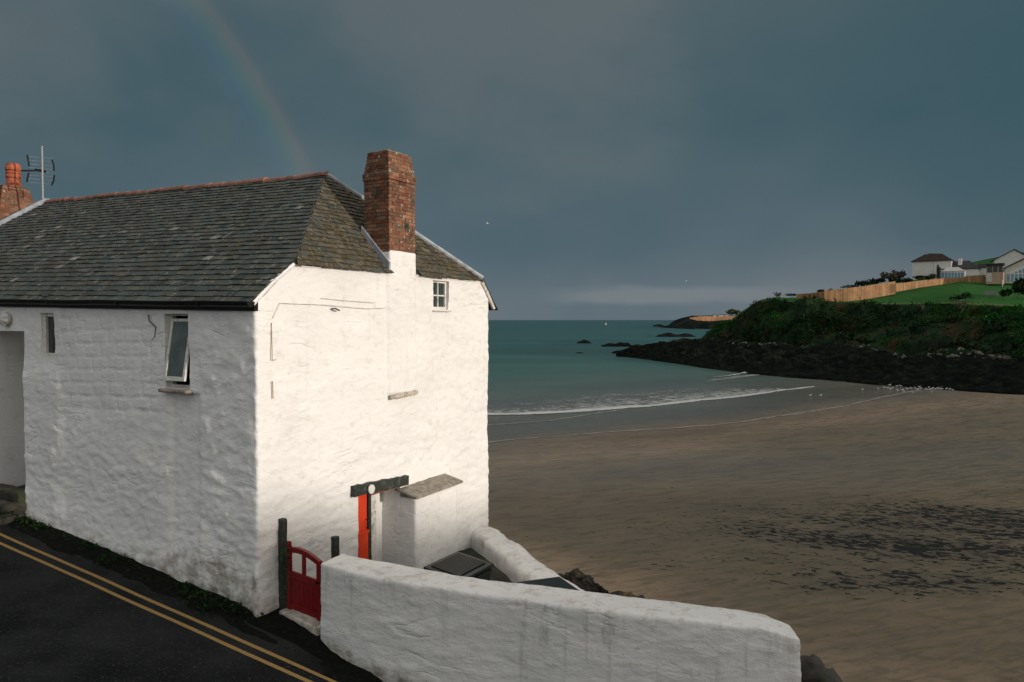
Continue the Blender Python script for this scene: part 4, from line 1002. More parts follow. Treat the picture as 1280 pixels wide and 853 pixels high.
# distant headland with sunlit field
M_FARC = plain('distant_cliff', (.012, .016, .013), 1, .6, .03, 0, .03)
M_FIELD = plain('sunlit_stubble', (.30, .15, .07), .95, .3, .03, 0)
def far_land(name, sky_px, Y, dep, z0, mt_, seed=3):
    return rock(name, sky_px, Y, dep, None, None, cat=None, z0=z0, mat_=mt_, seed=seed, res=(80, 14), amp=.06)
o = far_land('distant_headland', [(835, 409), (845, 404), (856, 398), (866, 395), (885, 394.5), (905, 394.5), (930, 394.5), (960, 394), (1000, 394)], 1090, 260, -1, M_FARC); o['kind'] = 'structure'
V_ = []; NN = 40
for i in range(NN + 1):
    px = lerp(862, 940, i / NN); yt = interp([(862, 396.8), (875, 395), (940, 394.3)], px); yb = interp([(862, 398.5), (872, 401), (890, 401.5), (940, 398)], px)
    V_ += [at(px, yb, 945) + Vector((0, 0, .5 * noise.noise(Vector((px, 0, 0))))), at(px, yt + .6 + .4 * noise.noise(Vector((px * .7, 5, 0))), 962)]
o = mesh('distant_field', V_, [(2 * i, 2 * i + 2, 2 * i + 3, 2 * i + 1) for i in range(NN)], M_FIELD); o['kind'] = 'structure'
M_WHITE = plain('white_render', (.64, .61, .57), .8, .05, 1, 0)
M_DROOF = plain('dark_house_roof', (.022, .024, .028), .9, .25, 1.5, 0)
def far_cottage(px, py, Y, wd, ht, label):
    e_ = empty('distant_house', at(px, py, Y), label, 'house', 'tiny houses on the far headland'); c = at(px, py, Y)
    m = MB(); m.cbox(c, wd, wd * .7, ht); m.build('wall', M_WHITE, e_)
    m = MB(); z1 = c.z + ht; hw, hd_ = wd * .55, wd * .4
    m.add([(c.x - hw, c.y - hd_, z1), (c.x + hw, c.y - hd_, z1), (c.x + hw, c.y + hd_, z1), (c.x - hw, c.y + hd_, z1), (c.x - hw, c.y, z1 + ht * .6), (c.x + hw, c.y, z1 + ht * .6)], [(0, 1, 5, 4), (2, 3, 4, 5), (0, 4, 3), (1, 2, 5)])
    m.build('roof', M_DROOF, e_)
for k, (px, lb) in enumerate([(893, 'tiny pale house at the left of the far headland row'), (901, 'tiny pale house second along the far headland'), (908, 'tiny brighter house in the middle of the far headland row'), (922, 'tiny pale house below the far trees')]):
    far_cottage(px, 396.3, 1050, 4.2 + k % 2 * 1.8, 2.0, lb)

# ------------------------------------------------------------ main headland
cols_tab = {  # px: list of (py, Y) knots from the water's edge up and back
    770: [(446, 238), (444, 240), (444.5, 246), (446, 262), (447, 270), (448, 275), (448, 280), (448, 290), (450, 310)],
    790: [(447, 230), (436, 236), (434, 250), (437, 262), (438, 275), (440, 290), (442, 300), (444, 310), (448, 330)],
    830: [(453, 206), (440, 216), (432, 240), (433, 262), (434, 290), (436, 300), (438, 310), (440, 320), (446, 340)],
    875: [(460, 182), (443, 196), (429, 240), (426, 262), (425, 280), (426, 300), (428, 320), (430, 330), (440, 350)],
    890: [(462, 176), (444, 192), (428, 236), (417, 250), (411, 258), (411, 275), (414, 300), (424, 330), (440, 350)],
    912: [(465, 168), (446, 186), (426, 226), (416, 240), (404, 250), (402, 262), (404, 280), (410, 310), (430, 350)],
    925: [(466, 164), (447, 182), (427, 218), (412, 226), (392, 236), (391, 250), (394, 270), (400, 300), (420, 350)],
    950: [(468, 157), (449, 176), (428, 206), (408, 214), (378, 224), (375, 234), (377, 250), (384, 280), (410, 340)],
    970: [(469.5, 153), (450, 172), (430, 200), (405, 208), (376, 219), (371.5, 232), (373, 250), (380, 280), (400, 340)],
    1000: [(471, 149), (452, 166), (432, 193), (404, 202), (379, 212), (373, 230), (372, 245), (378, 280), (400, 340)],
    1050: [(475, 141), (456, 158), (434, 184), (405, 194), (380, 206), (374, 222), (366, 240), (370, 275), (390, 330)],
    1100: [(479, 133), (460, 149), (437, 175), (408, 186), (381, 201), (372, 216), (359, 236), (362, 270), (385, 330)],
    1150: [(483, 126), (464, 140), (441, 163), (412, 176), (381, 192), (367, 212), (350, 232), (346, 262), (360, 330)],
    1200: [(487, 120), (468, 132), (445, 152), (416, 166), (380, 184), (362, 206), (349, 226), (340, 268), (331, 340)],
    1250: [(490, 115), (473, 126), (448, 145), (420, 158), (383, 176), (366, 200), (353, 222), (335, 268), (321, 330)],
    1290: [(492, 112), (476, 122), (452, 140), (424, 152), (386, 172), (370, 196), (354, 218), (332, 262), (314, 320)],
    1400: [(500, 102), (484, 112), (460, 128), (430, 140), (390, 160), (370, 184), (352, 210), (325, 250), (300, 310)],
    1650: [(520, 86), (505, 94), (480, 106), (440, 120), (390, 140), (360, 165), (330, 195), (300, 240), (280, 300)],
}
keys = sorted(cols_tab)
def knots(px):
    for a, b_ in zip(keys, keys[1:]):
        if px <= b_:
            f_ = (px - a) / (b_ - a); return [(lerp(p[0], q_[0], f_), lerp(p[1], q_[1], f_)) for p, q_ in zip(cols_tab[a], cols_tab[b_])]
    return cols_tab[keys[-1]]
segn = [16, 26, 22, 26, 16, 14, 12, 10]
zones = []; V_ = []; zn_ = []
pxl = []
px = 770.0
while px <= 1650: pxl.append(px); px += 1.6 if px < 1310 else 6
def headpoint(px, r):   # r in knot units
    kn = knots(px); k = min(len(kn) - 2, int(r)); f_ = r - k
    (pa, Ya_), (pb, Yb) = kn[k], kn[k + 1]; Pa, Pb = at(px, pa, Ya_), at(px, pb, Yb); return Pa.lerp(Pb, f_)
nrow = sum(segn) + 1
for px in pxl:
    for k, sn in enumerate(segn):
        for j in range(sn + (1 if k == 7 else 0)):
            r_ = k + j / sn; p = headpoint(px, r_); e = 0
            rocky = 1 - sstep(1.9, 2.25, r_); cliff = sstep(1.9, 2.3, r_) * (1 - sstep(3.85, 4.1, r_))
            q = Vector((p.x, p.y * .8, 0)); rid = 1 - abs(fbm(q, .11, 5, 3)) * 2
            e += rocky * (1.7 * fbm(q, .10, 6, 11) + 1.5 * (rid - .5)) * sstep(.0, .5, r_) 
            e += cliff * (2.6 * fbm(p, .07, 5, 4)); e += .12 * fbm(p, .1, 3, 9) * (1 - rocky - cliff)
            p.z += e
            if cliff > 0: p.y += cliff * 6.5 * fbm(p, .055, 4, 21); 
            if rocky > 0: p.y += rocky * 2.0 * fbm(q, .15, 4, 31)
            if r_ == 0: p.z = min(p.z, -.3)
            V_.append(p); zones.append(r_)
Fr, Fh = [], []
for i in range(len(pxl) - 1):
    for j in range(nrow - 1):
        a0 = i * nrow + j; f4 = (a0, a0 + nrow, a0 + nrow + 1, a0 + 1)
        (Fr if j < segn[0] + segn[1] else Fh).append(f4)
# front skirt to below the beach
def rockmat():
    m, q, b = mat('shelf_rock'); p = q.pos()
    c = q.ramp(q.noise(q.mapping(p, (.4, .5, 1.6)), 1, 7, .72), [(.3, (.004, .005, .005)), (.50, (.006, .009, .007)), (.62, (.018, .021, .012)), (.76, (.05, .048, .036))])
    q.put(b.inputs['Base Color'], c); b.inputs['Roughness'].default_value = 1; b.inputs['Specular IOR Level'].default_value = .04
    q.put(b.inputs['Normal'], q.bump(q.noise(p, 1.2, 6, .7), 1, .5)); return m
def hillmat():
    m, q, b = mat('cliff_and_turf'); p = q.pos(); zt = q.attr('zone', False)
    c = q.ramp(q.noise(p, .12, 6, .65), [(.28, (.006, .010, .005)), (.42, (.008, .020, .008)), (.52, (.012, .036, .011)), (.60, (.034, .026, .012)), (.68, (.05, .028, .015)), (.78, (.014, .036, .012))])
    c = q.mix(1, c, q.ramp(q.noise(p, .9, 5, .7), [(.3, (.55, .55, .55)), (.7, (1.45, 1.4, 1.35))]), 'MULTIPLY')
    lawn = q.mix(q.noise(p, .09, 4, .6), (.014, .085, .016), (.036, .112, .024)); lawn = q.mix(1, lawn, q.ramp(q.noise(p, 1.3, 4, .7), [(.3, (.8, .8, .8)), (.7, (1.2, 1.2, 1.2))]), 'MULTIPLY')
    zz2 = q.math('ADD', zt, q.math('MULTIPLY', q.math('SUBTRACT', q.noise(p, .12, 5, .65), .5), .7))
    c = q.mix(q.ss(zz2, 4.03, 4.16), c, lawn)
    pth = q.math('MULTIPLY', q.ss(zt, 4.02, 4.06), q.ss(zt, 4.10, 4.16, 1, 0)); c = q.mix(q.math('MULTIPLY', pth, .55), c, (.15, .17, .07))
    q.put(b.inputs['Base Color'], c); b.inputs['Roughness'].default_value = .95; b.inputs['Specular IOR Level'].default_value = .1
    q.put(b.inputs['Normal'], q.bump(q.noise(p, .8, 6, .7), 1, .5)); return m
def sub(V_, Fs_, extra=None):
    used = sorted({i for f in Fs_ for i in f}); mp_ = {o_: n2 for n2, o_ in enumerate(used)}
    return [V_[i] for i in used], [tuple(mp_[i] for i in f) for f in Fs_], [zones[i] for i in used]
v_, f_, z_ = sub(V_, Fr); o = tag(mesh('rock_shelf', v_, f_, rockmat(), None, False), kind='structure')
v_, f_, z_ = sub(V_, Fh); o = tag(mesh('headland', v_, f_, hillmat(), None, True), kind='structure')
at_ = o.data.attributes.new('zone', 'FLOAT', 'POINT'); at_.data.foreach_set('value', z_)
# scrub on the cliff: leaf clumps
M_SCRUB = leaf_mat('scrub_leaf', (.005, .015, .005), (.018, .048, .014), .10)
def surf(px, r_):
    i = min(range(len(pxl)), key=lambda k: abs(pxl[k] - px)); k = int(r_); sn = segn[min(k, 7)]
    j = sum(segn[:k]) + int((r_ - k) * sn); return V_[i * nrow + j]
scr = MB()
for i in range(5200):
    px = random.uniform(880, 1330); r_ = random.uniform(2.12, 4.02); p = surf(px, r_).copy()
    nv = noise.noise(p * .09)
    if nv < -.25 and random.random() < .7: continue
    rad = random.uniform(.25, .9); v = random.uniform(.5, 1.5); br = noise.noise(p * .06 + Vector((9, 0, 0)))
    col = (v * 2.3, v * .95, v * 1.0) if br > .28 else (v * .8, v * .8, v * .8) if br > -.12 else (v * 1.5, v * 2.9, v * 1.1)
    for k in range(9):
        pp = p + Vector((random.gauss(0, rad * .5), random.gauss(0, rad * .5), abs(random.gauss(0, rad * .5)))); u2 = random.uniform(.7, 1.3); leaf(scr, pp, rad * random.uniform(.35, .8), tuple(c_ * u2 for c_ in col))
tag(scr.build('cliff_scrub', M_SCRUB, cols=True), kind='stuff')
# pale storm beach stones at the toe of the cliff
M_PS = plain('pale_beach_stone', (.15, .145, .12), 1, .6, .8, 0, .1)
st_ = MB()
for i in range(420):
    px = random.uniform(950, 1260) if random.random() < .85 else random.uniform(905, 960); r_ = 1.96 + abs(random.gauss(0, .09)) * (1 if random.random() < .6 else -1)
    if noise.noise(Vector((px * .045, 2, 1))) < -.22: continue
    p = surf(px, max(1.7, min(2.3, r_))).copy(); rr = random.uniform(.08, .20) if random.random() < .7 else random.uniform(.25, .5); V2 = []
    for a_i in range(6):
        an = a_i * math.pi / 3 + random.random() * .5; V2.append(p + Vector((math.cos(an) * rr * random.uniform(.8, 1.3), math.sin(an) * rr, -.15)))
    for a_i in range(6):
        an = a_i * math.pi / 3 + random.random() * .5; V2.append(p + Vector((math.cos(an) * rr * .7, math.sin(an) * rr * .7, rr * random.uniform(.5, .9))))
    st_.add(V2, [(0, 1, 7, 6), (1, 2, 8, 7), (2, 3, 9, 8), (3, 4, 10, 9), (4, 5, 11, 10), (5, 0, 6, 11), (6, 7, 8, 9, 10, 11)])
tag(st_.build('toe_stones', M_PS), kind='stuff')

# ------------------------------------------------------------ timber fence on the headland
def fence_mat():
    m, q, b = mat('new_timber'); p = q.pos(); c = q.mix(1, q.attr('tint'), q.ramp(q.noise(p, .7, 4, .6), [(.3, (.75, .75, .75)), (.7, (1.2, 1.2, 1.2))]), 'MULTIPLY'); q.put(b.inputs['Base Color'], c); b.inputs['Roughness'].default_value = .85; return m
M_TIM = fence_mat()
def fence(name, line, label, step_=.30):
    """line: (px, py_bottom, py_top, Y)"""
    e_ = empty(name, at(line[0][0], line[0][1], line[0][3]), label, 'fence', 'timber fences on the headland')
    m = MB(); bot = [at(l[0], l[1], l[3]) for l in line]; top = [at(l[0], l[2], l[3]) for l in line]
    for (b0, b1, t0, t1) in zip(bot, bot[1:], top, top[1:]):
        L_ = (b1 - b0).length; n_ = max(1, int(L_ / step_)); d = (b1 - b0) / n_; nn = Vector((d.y, -d.x, 0)).normalized() * .04
        for k in range(n_):
            f0, f1 = k / n_, (k + .93) / n_; v = random.gauss(1, .16); c = (.32 * v, .175 * v, .08 * v); hh = random.uniform(-.03, .05); dz = Vector((0, 0, hh)); dzb = Vector((0, 0, -.25))
            B0_, B1_ = b0.lerp(b1, f0) + dzb, b0.lerp(b1, f1) + dzb; T0_, T1_ = t0.lerp(t1, f0) + dz, t0.lerp(t1, f1) + dz
            m.hexa([B0_ - nn, B1_ - nn, B1_ + nn, B0_ + nn, T0_ - nn, T1_ - nn, T1_ + nn, T0_ + nn], c)
    m.build('boards', M_TIM, e_, cols=True)
    m = MB()
    for (b0, b1, t0, t1) in zip(bot, bot[1:], top, top[1:]):
        for f_ in (.3, .8): m.tube([b0.lerp(t0, f_) + Vector((0, .12, 0)), b1.lerp(t1, f_) + Vector((0, .12, 0))], .06, 4, (.4, .2, .08))
    m.build('rail', M_TIM, e_, cols=True)
    for k in range(len(line)):
        m = MB(); b0, t0 = bot[k], top[k]; m.tube([b0 + Vector((0, .2, -.3)), t0 + Vector((0, .2, .1))], .07, 5, (.38, .18, .07)); m.build('fence_post', M_TIM, e_, cols=True)
fence('timber_fence', [(996, 374.5, 368, 233), (1015, 374, 366.5, 230), (1032, 376.2, 364.2, 224), (1042, 378, 363.5, 217)], 'short left run of orange timber fence near the cliff edge')
fence('timber_fence', [(1030.5, 377.8, 363.5, 214), (1060, 376, 360.5, 213), (1090, 372, 356.5, 214), (1119, 366.5, 351.8, 216)], 'tall middle run of orange timber fence above the lawn')
fence('timber_fence', [(1100, 368.5, 358, 216), (1120, 364, 355, 215), (1150, 358.6, 351, 217), (1180, 354.5, 348, 219), (1208, 351.5, 346.5, 221)], 'long low run of orange fence below the white house')
fence('timber_fence', [(1207, 352.2, 345.5, 220), (1220, 352.5, 344.5, 218), (1232, 352.5, 344.2, 217)], 'short raised end of the orange fence beside the timber shed')
# ------------------------------------------------------------ houses on the headland
def yon(x_, x0, Y_, out_=.06): return Y_ - (x_ - x0) / F * Y_ * .5 - out_
def px_box(m, x0, x1, yb, yt, Y, dep, skew=0, col=(1, 1, 1)):
    a_, b_ = at(x0, yb, Y), at(x1, yb, Y - (x1 - x0) / F * Y * .5); zt = at(x0, yt, Y).z; d = Vector((b_.y - a_.y, -(b_.x - a_.x), 0)).normalized() * -dep
    zb = min(a_.z, b_.z); a_.z = b_.z = zb
    m.hexa([a_, b_, b_ + d, a_ + d, Vector((a_.x, a_.y, zt)), Vector((b_.x, b_.y, zt)), Vector((b_.x, b_.y, zt)) + d, Vector((a_.x, a_.y, zt)) + d], col); return a_, b_, d, zt
def hip_roof(m, a_, b_, d, zt, h, inset=.3, over=.35, gable=False):
    u_ = (b_ - a_).normalized(); dn = d.normalized(); up = Vector((0, 0, 1))
    c0 = Vector((a_.x, a_.y, zt)) - u_ * over - dn * over; c1 = Vector((b_.x, b_.y, zt)) + u_ * over - dn * over; D = dn * (d.length + 2 * over); c2, c3 = c1 + D, c0 + D
    r0 = (c0 + c3) / 2 + (c1 - c0) * inset + up * h; r1 = (c1 + c2) / 2 - (c1 - c0) * inset + up * h
    lo = Vector((0, 0, -.18))
    m.add([c0, c1, c2, c3, r0, r1, c0 + lo, c1 + lo, c2 + lo, c3 + lo], [(0, 1, 5, 4), (1, 2, 5), (2, 3, 4, 5), (3, 0, 4), (6, 7, 1, 0), (7, 8, 2, 1), (8, 9, 3, 2), (9, 6, 0, 3), (9, 8, 7, 6)]); return r0, r1
M_BLUEG = plain('pale_blue_glazing', (.13, .26, .38), .15, .15, 1, 0)
M_DGLASS = plain('dark_glazing', (.02, .025, .03), .15, .15, 1, 0)
M_LRENDER = plain('cream_render', (.55, .50, .44), .85, .1, 1, 0)
M_WOODW = plain('timber_cladding', (.40, .28, .19), .8, .15, 1, 0)
M_RROOF = plain('brown_tile_roof', (.034, .026, .022), .9, .3, 2, 0, .1)
Yh = 240
h1 = empty('white_house', at(1140, 350, Yh), 'tall white house with a brown hipped roof on the headland', 'house')
m = MB(); ab = px_box(m, 1140, 1189, 352, 327, Yh, 8, 4); m.build('wall', M_WHITE, h1)
m = MB(); hip_roof(m, *ab[:3], ab[3], at(1140, 317.5, Yh).z - ab[3], .30); m.build('roof', M_RROOF, h1)
m = MB(); c_ = at(1166, 320, Yh + 1.5); m.box(c_ - Vector((1.4, .4, .3)), (2.8, 0, 0), (0, .6, 0), (0, 0, 1.0)); m.build('dormer', M_RROOF, h1)
for (x0, x1, y0, y1) in ((1171, 1173.5, 337, 331),):
    m = MB(); px_box(m, x0, x1, y0, y1, yon(x0, 1140, Yh), .2); m.build('window', M_DGLASS, h1)
m = MB(); px_box(m, 1166, 1167, 350, 327, yon(1166, 1140, Yh, .15), .15); m.build('downpipe', M_LRENDER, h1)
h2 = empty('conservatory_bungalow', at(1170, 349, 232), 'low dark-roofed bungalow with pale blue glazed sunroom', 'house')
m = MB(); ab = px_box(m, 1172, 1222, 353, 337, 236, 7, 3); m.build('wall', M_WHITE, h2)
m = MB(); hip_roof(m, *ab[:3], ab[3], 2.6, .25); rf = m.build('roof', M_DROOF, h2)
m = MB(); ab = px_box(m, 1197.5, 1202, 336, 323.5, 234, 1, 0); cs_ = m.build('chimney', M_WHITE, rf)
m = MB(); ab = px_box(m, 1176, 1206, 352, 339.5, 231, 1.6, 2); sr = m.build('sunroom', M_WHITE, h2)
m = MB(); r0 = Vector((0, 0, 1.15)); c0, c1 = Vector((ab[0].x, ab[0].y, ab[3])), Vector((ab[1].x, ab[1].y, ab[3])); D = ab[2]
m.add([c0 - D * .1, c1 - D * .1, c0.lerp(c1, .72) + D * .3 + r0, c0.lerp(c1, .25) + D * .3 + r0, c0 + D, c1 + D], [(0, 1, 2, 3), (0, 3, 4), (1, 5, 2), (3, 2, 5, 4)]); m.build('sunroom_roof', M_WHITE, sr)
for k in range(7):
    x0 = 1177.2 + k * 4.0
    m = MB(); px_box(m, x0, x0 + 3.1, 348.5, 341, yon(x0, 1176, 231), .15, .2); m.build('window', M_BLUEG, h2)
for x0 in (1170.5, ):
    m = MB(); px_box(m, x0, x0 + 4.5, 350, 334, 230, 2, .3); m.build('side_shed', M_DROOF, h2)
h3 = empty('low_annexe', at(1218, 345, 238), 'small white annexe between the bungalow and the timber shed', 'house')
m = MB(); ab = px_box(m, 1219, 1236, 352, 334.5, 238, 5, 1); m.build('wall', M_WHITE, h3); m = MB(); hip_roof(m, *ab[:3], ab[3], 1.2, .2); m.build('roof', M_RROOF, h3)
h4 = empty('timber_shed', at(1232, 353, 214), 'timber clad garden building with a glazed upper floor', 'shed')
m = MB(); ab = px_box(m, 1232.5, 1254, 355, 341, 214, 3.5, .5); m.build('wall', M_WOODW, h4)
m = MB(); px_box(m, 1233, 1239.5, 352.5, 341.6, yon(1233, 1232.5, 214), .1, 0); m.build('pale_panel', M_LRENDER, h4)
m = MB(); px_box(m, 1233.5, 1253, 341, 331.5, 214.3, 3, .4); m.build('glazed_storey', M_DGLASS, h4)
for x0 in (1233, 1240, 1247, 1253): 
    m = MB(); px_box(m, x0, x0 + .9, 341, 331, yon(x0, 1232.5, 214.2), .2, 0); m.build('upright', M_WOODW, h4)
m = MB(); px_box(m, 1232, 1255, 331.6, 329.8, 213.8, 4.2, .5); m.build('roof', M_DROOF, h4)
def gable_house(name, x0, x1, yb, ye, xr, yr, Y, dep, label, wallm, roofm):
    e_ = empty(name, at(x0, yb, Y), label, 'house'); a_, b_, c_ = at(x0, yb, Y), at(x1, yb, Y), at(xr, yr, yon(xr, x0, Y, 0)); b_ = at(x1, yb, yon(x1, x0, Y, 0)); ea, eb = at(x0, ye, Y), at(x1, ye, yon(x1, x0, Y, 0)); D = Vector((.45 * dep, .89 * dep, 0))
    m = MB(); m.add([a_, b_, eb, c_, ea] + [q + D for q in (a_, b_, eb, c_, ea)], [(0, 1, 2, 3, 4), (9, 8, 7, 6, 5), (0, 5, 6, 1), (1, 6, 7, 2), (4, 9, 5, 0)]); m.build('wall', wallm, e_)
    m = MB(); o1 = Vector((0, 0, .03)); ov = Vector((0, -.4, 0)); la, lb = ea + (ea - c_) * .08, eb + (eb - c_) * .08; th2 = Vector((0, 0, .28))
    for (p, q) in ((la, c_), (lb, c_)): m.hexa([p + ov + o1, q + ov + o1, q + D + o1, p + D + o1, p + ov + th2, q + ov + th2, q + D + th2, p + D + th2])
    m.build('roof', roofm, e_); return e_
e5 = gable_house('gabled_house', 1243, 1292, 345, 325, 1267, 312.5, 250, 10, 'white gabled house at the top right of the headland', M_WHITE, M_DROOF)
e6 = gable_house('gabled_house', 1256, 1320, 350, 335.5, 1288, 320, 226, 9, 'cream house with brown roof at the right edge of the frame', M_LRENDER, M_RROOF)
h7 = empty('glass_conservatory', at(1257, 354, 214), 'lean-to conservatory of blue glass panes right of the shed', 'conservatory')
a_, b_ = at(1257, 354, 215), at(1292, 354, yon(1292, 1257, 215, 0)); ta, tb = at(1257, 342, 215), at(1292, 327, yon(1292, 1257, 215, 0)); D = Vector((1.3, 2.6, 0))
m = MB(); m.hexa([a_, b_, b_ + D, a_ + D, ta, tb, tb + D, ta + D]); m.build('frame', M_WHITE, h7)
for k in range(7):
    x0 = 1258.5 + k * 5; yt = interp([(1257, 343.5), (1292, 329)], x0); m = MB(); px_box(m, x0, x0 + 3.6, 352.5, max(yt, 342.5), yon(x0, 1257, 215), .04, 0); m.build('pane', M_BLUEG, h7)
    if yt < 340:
        m = MB(); px_box(m, x0, x0 + 3.6, 341.2, yt + 1, yon(x0, 1257, 215), .04, 0); m.build('pane', M_BLUEG, h7)
m = MB(); p = at(1253, 358.5, 205); m.tube([p, at(1253, 351, 205)], .09, 8); m.tube([at(1253, 351, 205), at(1253, 350.4, 205)], [.12, .06], 8); tag(m.build('white_post', M_WHITE), 'short white marker post on the lawn by the timber shed', 'post')
bh = empty('bench', at(1231, 371, 190), 'pale grey bench on the slope above the cliff scrub', 'bench'); M_BG = plain('grey_bench_wood', (.20, .20, .19), .9, .2, 3, 0)
m = MB(); px_box(m, 1230.5, 1247, 368.6, 367.8, 190, .7, 0); m.build('seat', M_BG, bh); m = MB(); px_box(m, 1231, 1247, 367.6, 364.6, 190.7, .1, 0); m.build('backrest', M_BG, bh)
for x0 in (1231.5, 1245): 
    m = MB(); px_box(m, x0, x0 + .8, 371, 368.5, 190.1, .5, 0); m.build('leg', M_BG, bh)
# ------------------------------------------------------------ bushes and trees up there
M_BUSH = leaf_mat('hedge_leaf', (.012, .026, .010), (.025, .05, .018), .5); M_BROWN = leaf_mat('bare_twig', (.13, .105, .075), (.17, .14, .10), .5); M_PALEG = leaf_mat('far_tree_leaf', (.06, .085, .04), (.09, .11, .05), .05)
M_BARK = plain('bark', (.08, .065, .05), .9)
def bush(px, yb, yt, wpx, Y, label, mt_, n_=260, name='bush', cat='bush', group='bushes on the headland'):
    c = at(px, yb, Y); hh = at(px, yt, Y).z - c.z; rad = wpx / F * Y / 2; e_ = empty(name, c, label, cat, group); m = MB()
    lob = [(random.uniform(-.6, .6), random.uniform(-.4, .4), random.uniform(.45, .8), random.uniform(.3, .55)) for _ in range(7)]
    for k in range(n_):
        l_ = random.choice(lob); d = Vector((random.gauss(0, 1), random.gauss(0, 1), random.gauss(0, 1))).normalized() * random.uniform(.5, 1.05) * l_[3]
        p = c + Vector(((l_[0] + d.x) * rad, (l_[1] + d.y) * rad, max(.05, (l_[2] + d.z * .7)) * hh * .8)); v = random.uniform(.5, 1.4); leaf(m, p, max(.12, min(rad, hh) * .28) * random.uniform(.6, 1.2), (v, v, v))
    m.build('foliage', mt_, e_, cols=True)
    m = MB()
    for k in range(4): m.tube([c - Vector((0, 0, .2)), c + Vector((random.uniform(-.3, .3) * rad, random.uniform(-.2, .2) * rad, hh * .3)), c + Vector((random.uniform(-.6, .6) * rad, 0, hh * .6))], [.05, .04, .015], 5)
    m.build('stem', M_BARK, e_)
bush(1038, 367, 359.5, 11, 236, 'small grey bare bush above the fence', M_BROWN, 150)
bush(1026, 367.5, 361.5, 12, 238, 'low dark bush behind the left fence run', M_BUSH)
bush(990, 372, 366.2, 20, 240, 'dark hedge tuft left of the fence end', M_BUSH)
bush(972, 374.5, 364.5, 10, 236, 'brown dry bush at the cliff corner', M_BROWN)
bush(1062, 362, 355.5, 26, 238, 'dark bush behind the middle of the fence', M_BUSH)
bush(1080, 360, 350.5, 24, 238, 'dark bush right of centre behind the fence', M_BUSH, 340)
bush(1096, 358, 346.5, 22, 239, 'tall dark bush close to the brown trees', M_BUSH, 360)
bush(1112, 355, 337, 20, 245, 'brown leafless bush left of the white house', M_BROWN, 420)
bush(1127, 352, 334.5, 18, 246, 'brown leafless bush touching the white house', M_BROWN, 420)
bush(1121, 357, 346, 20, 232, 'dark bush in front of the brown bushes', M_BUSH, 320)
bush(1134, 356, 346.5, 18, 230, 'dark bush under the white house corner', M_BUSH, 300)
bush(1154, 352, 343.5, 28, 231, 'dark bush in front of the white house wall', M_BUSH, 380)
bush(1165, 351, 341, 12, 231, 'dark bush beside the bungalow', M_BUSH, 240)
bush(1272, 372, 346, 34, 190, 'large dark bush at the right edge below the conservatory', M_BUSH, 700)
bush(1255, 374, 360, 22, 186, 'dark bush right of the grey bench', M_BUSH, 360)
bush(1208, 376, 364, 14, 185, 'spiky dark shrub on the cliff edge', M_BUSH, 260)
bush(1195, 379, 368, 16, 183, 'dark shrub left of the spiky shrub', M_BUSH, 260)
bush(1203, 389, 376, 14, 176, 'pale lichen-grey shrub on the cliff face', leaf_mat('pale_shrub', (.10, .11, .06), (.14, .15, .09), .5), 200)
bush(1153, 387, 378, 9, 186, 'straw coloured tuft on the cliff edge', M_BROWN, 120)
bush(917, 395.5, 386, 23, 1010, 'rounded green tree clump on the far headland', M_PALEG, 520, 'far_tree', 'tree', 'trees on the far headland')
# ------------------------------------------------------------ boat, gulls
bt = empty('sailing_boat', at(757.5, 403.8, 1350), 'tiny white sailing boat near the horizon', 'boat'); c = at(757.5, 403.5, 1350); c.z = .3
m = MB(); m.add([c + Vector(v) for v in ((-3, -1, 0), (3, -1, 0), (4.4, 0, .9), (3, 1, 0), (-3, 1, 0), (-3.4, -1.2, 1), (3, -1.2, 1), (3, 1.2, 1), (-3.4, 1.2, 1))], [(0, 1, 6, 5), (1, 2, 6), (2, 3, 7), (3, 4, 8, 7), (4, 0, 5, 8), (5, 6, 2, 7, 8), (0, 4, 3, 1)]); m.build('hull', M_WHITE, bt)
m = MB(); m.add([c + Vector(v) for v in ((-2.6, 0, 1.6), (.4, 0, 1.6), (.4, 0, 7.2), (-2.6, .1, 1.6), (.4, .1, 1.6), (.4, .1, 7.2))], [(0, 1, 2), (5, 4, 3), (0, 3, 4, 1), (1, 4, 5, 2), (2, 5, 3, 0)]); m.build('sail', M_WHITE, bt)
m = MB(); m.tube([c, c + Vector((.5, 0, 7.6))], .1, 6); m.build('mast', M_METAL, bt)
bt.scale = (.55,) * 3
M_GULL = plain('gull_plumage', (.72, .72, .70), .8, .05, 3, 0); M_GREY = plain('gull_grey_wing', (.42, .44, .46), .8, .05, 3, 0)
def gull_mesh(fly=False):
    m = MB()
    m.tube([(-.24, 0, .27), (-.16, 0, .28), (-.02, 0, .27), (.12, 0, .30), (.17, 0, .36), (.20, 0, .42), (.25, 0, .435), (.29, 0, .425), (.34, 0, .41)], [.015, .05, .095, .085, .05, .042, .048, .02, .006], 8)
    if fly:
        for sg in (-1, 1): m.add([(.10, 0, .32), (.14, sg * .32, .48), (.0, sg * .75, .40), (-.06, sg * .4, .44), (-.10, 0, .30)], [(0, 1, 3, 4), (1, 2, 3)])
    else:
        for sg in (-1, 1): m.tube([(.02, sg * .04, .22), (.03, sg * .045, .0)], .012, 5)
        for sg in (-1, 1): m.tube([(.09, sg * .075, .31), (-.1, sg * .085, .30), (-.33, sg * .02, .27)], [.02, .05, .008], 6)
    return m
proto = gull_mesh().build('seagull', M_GULL, None, True)
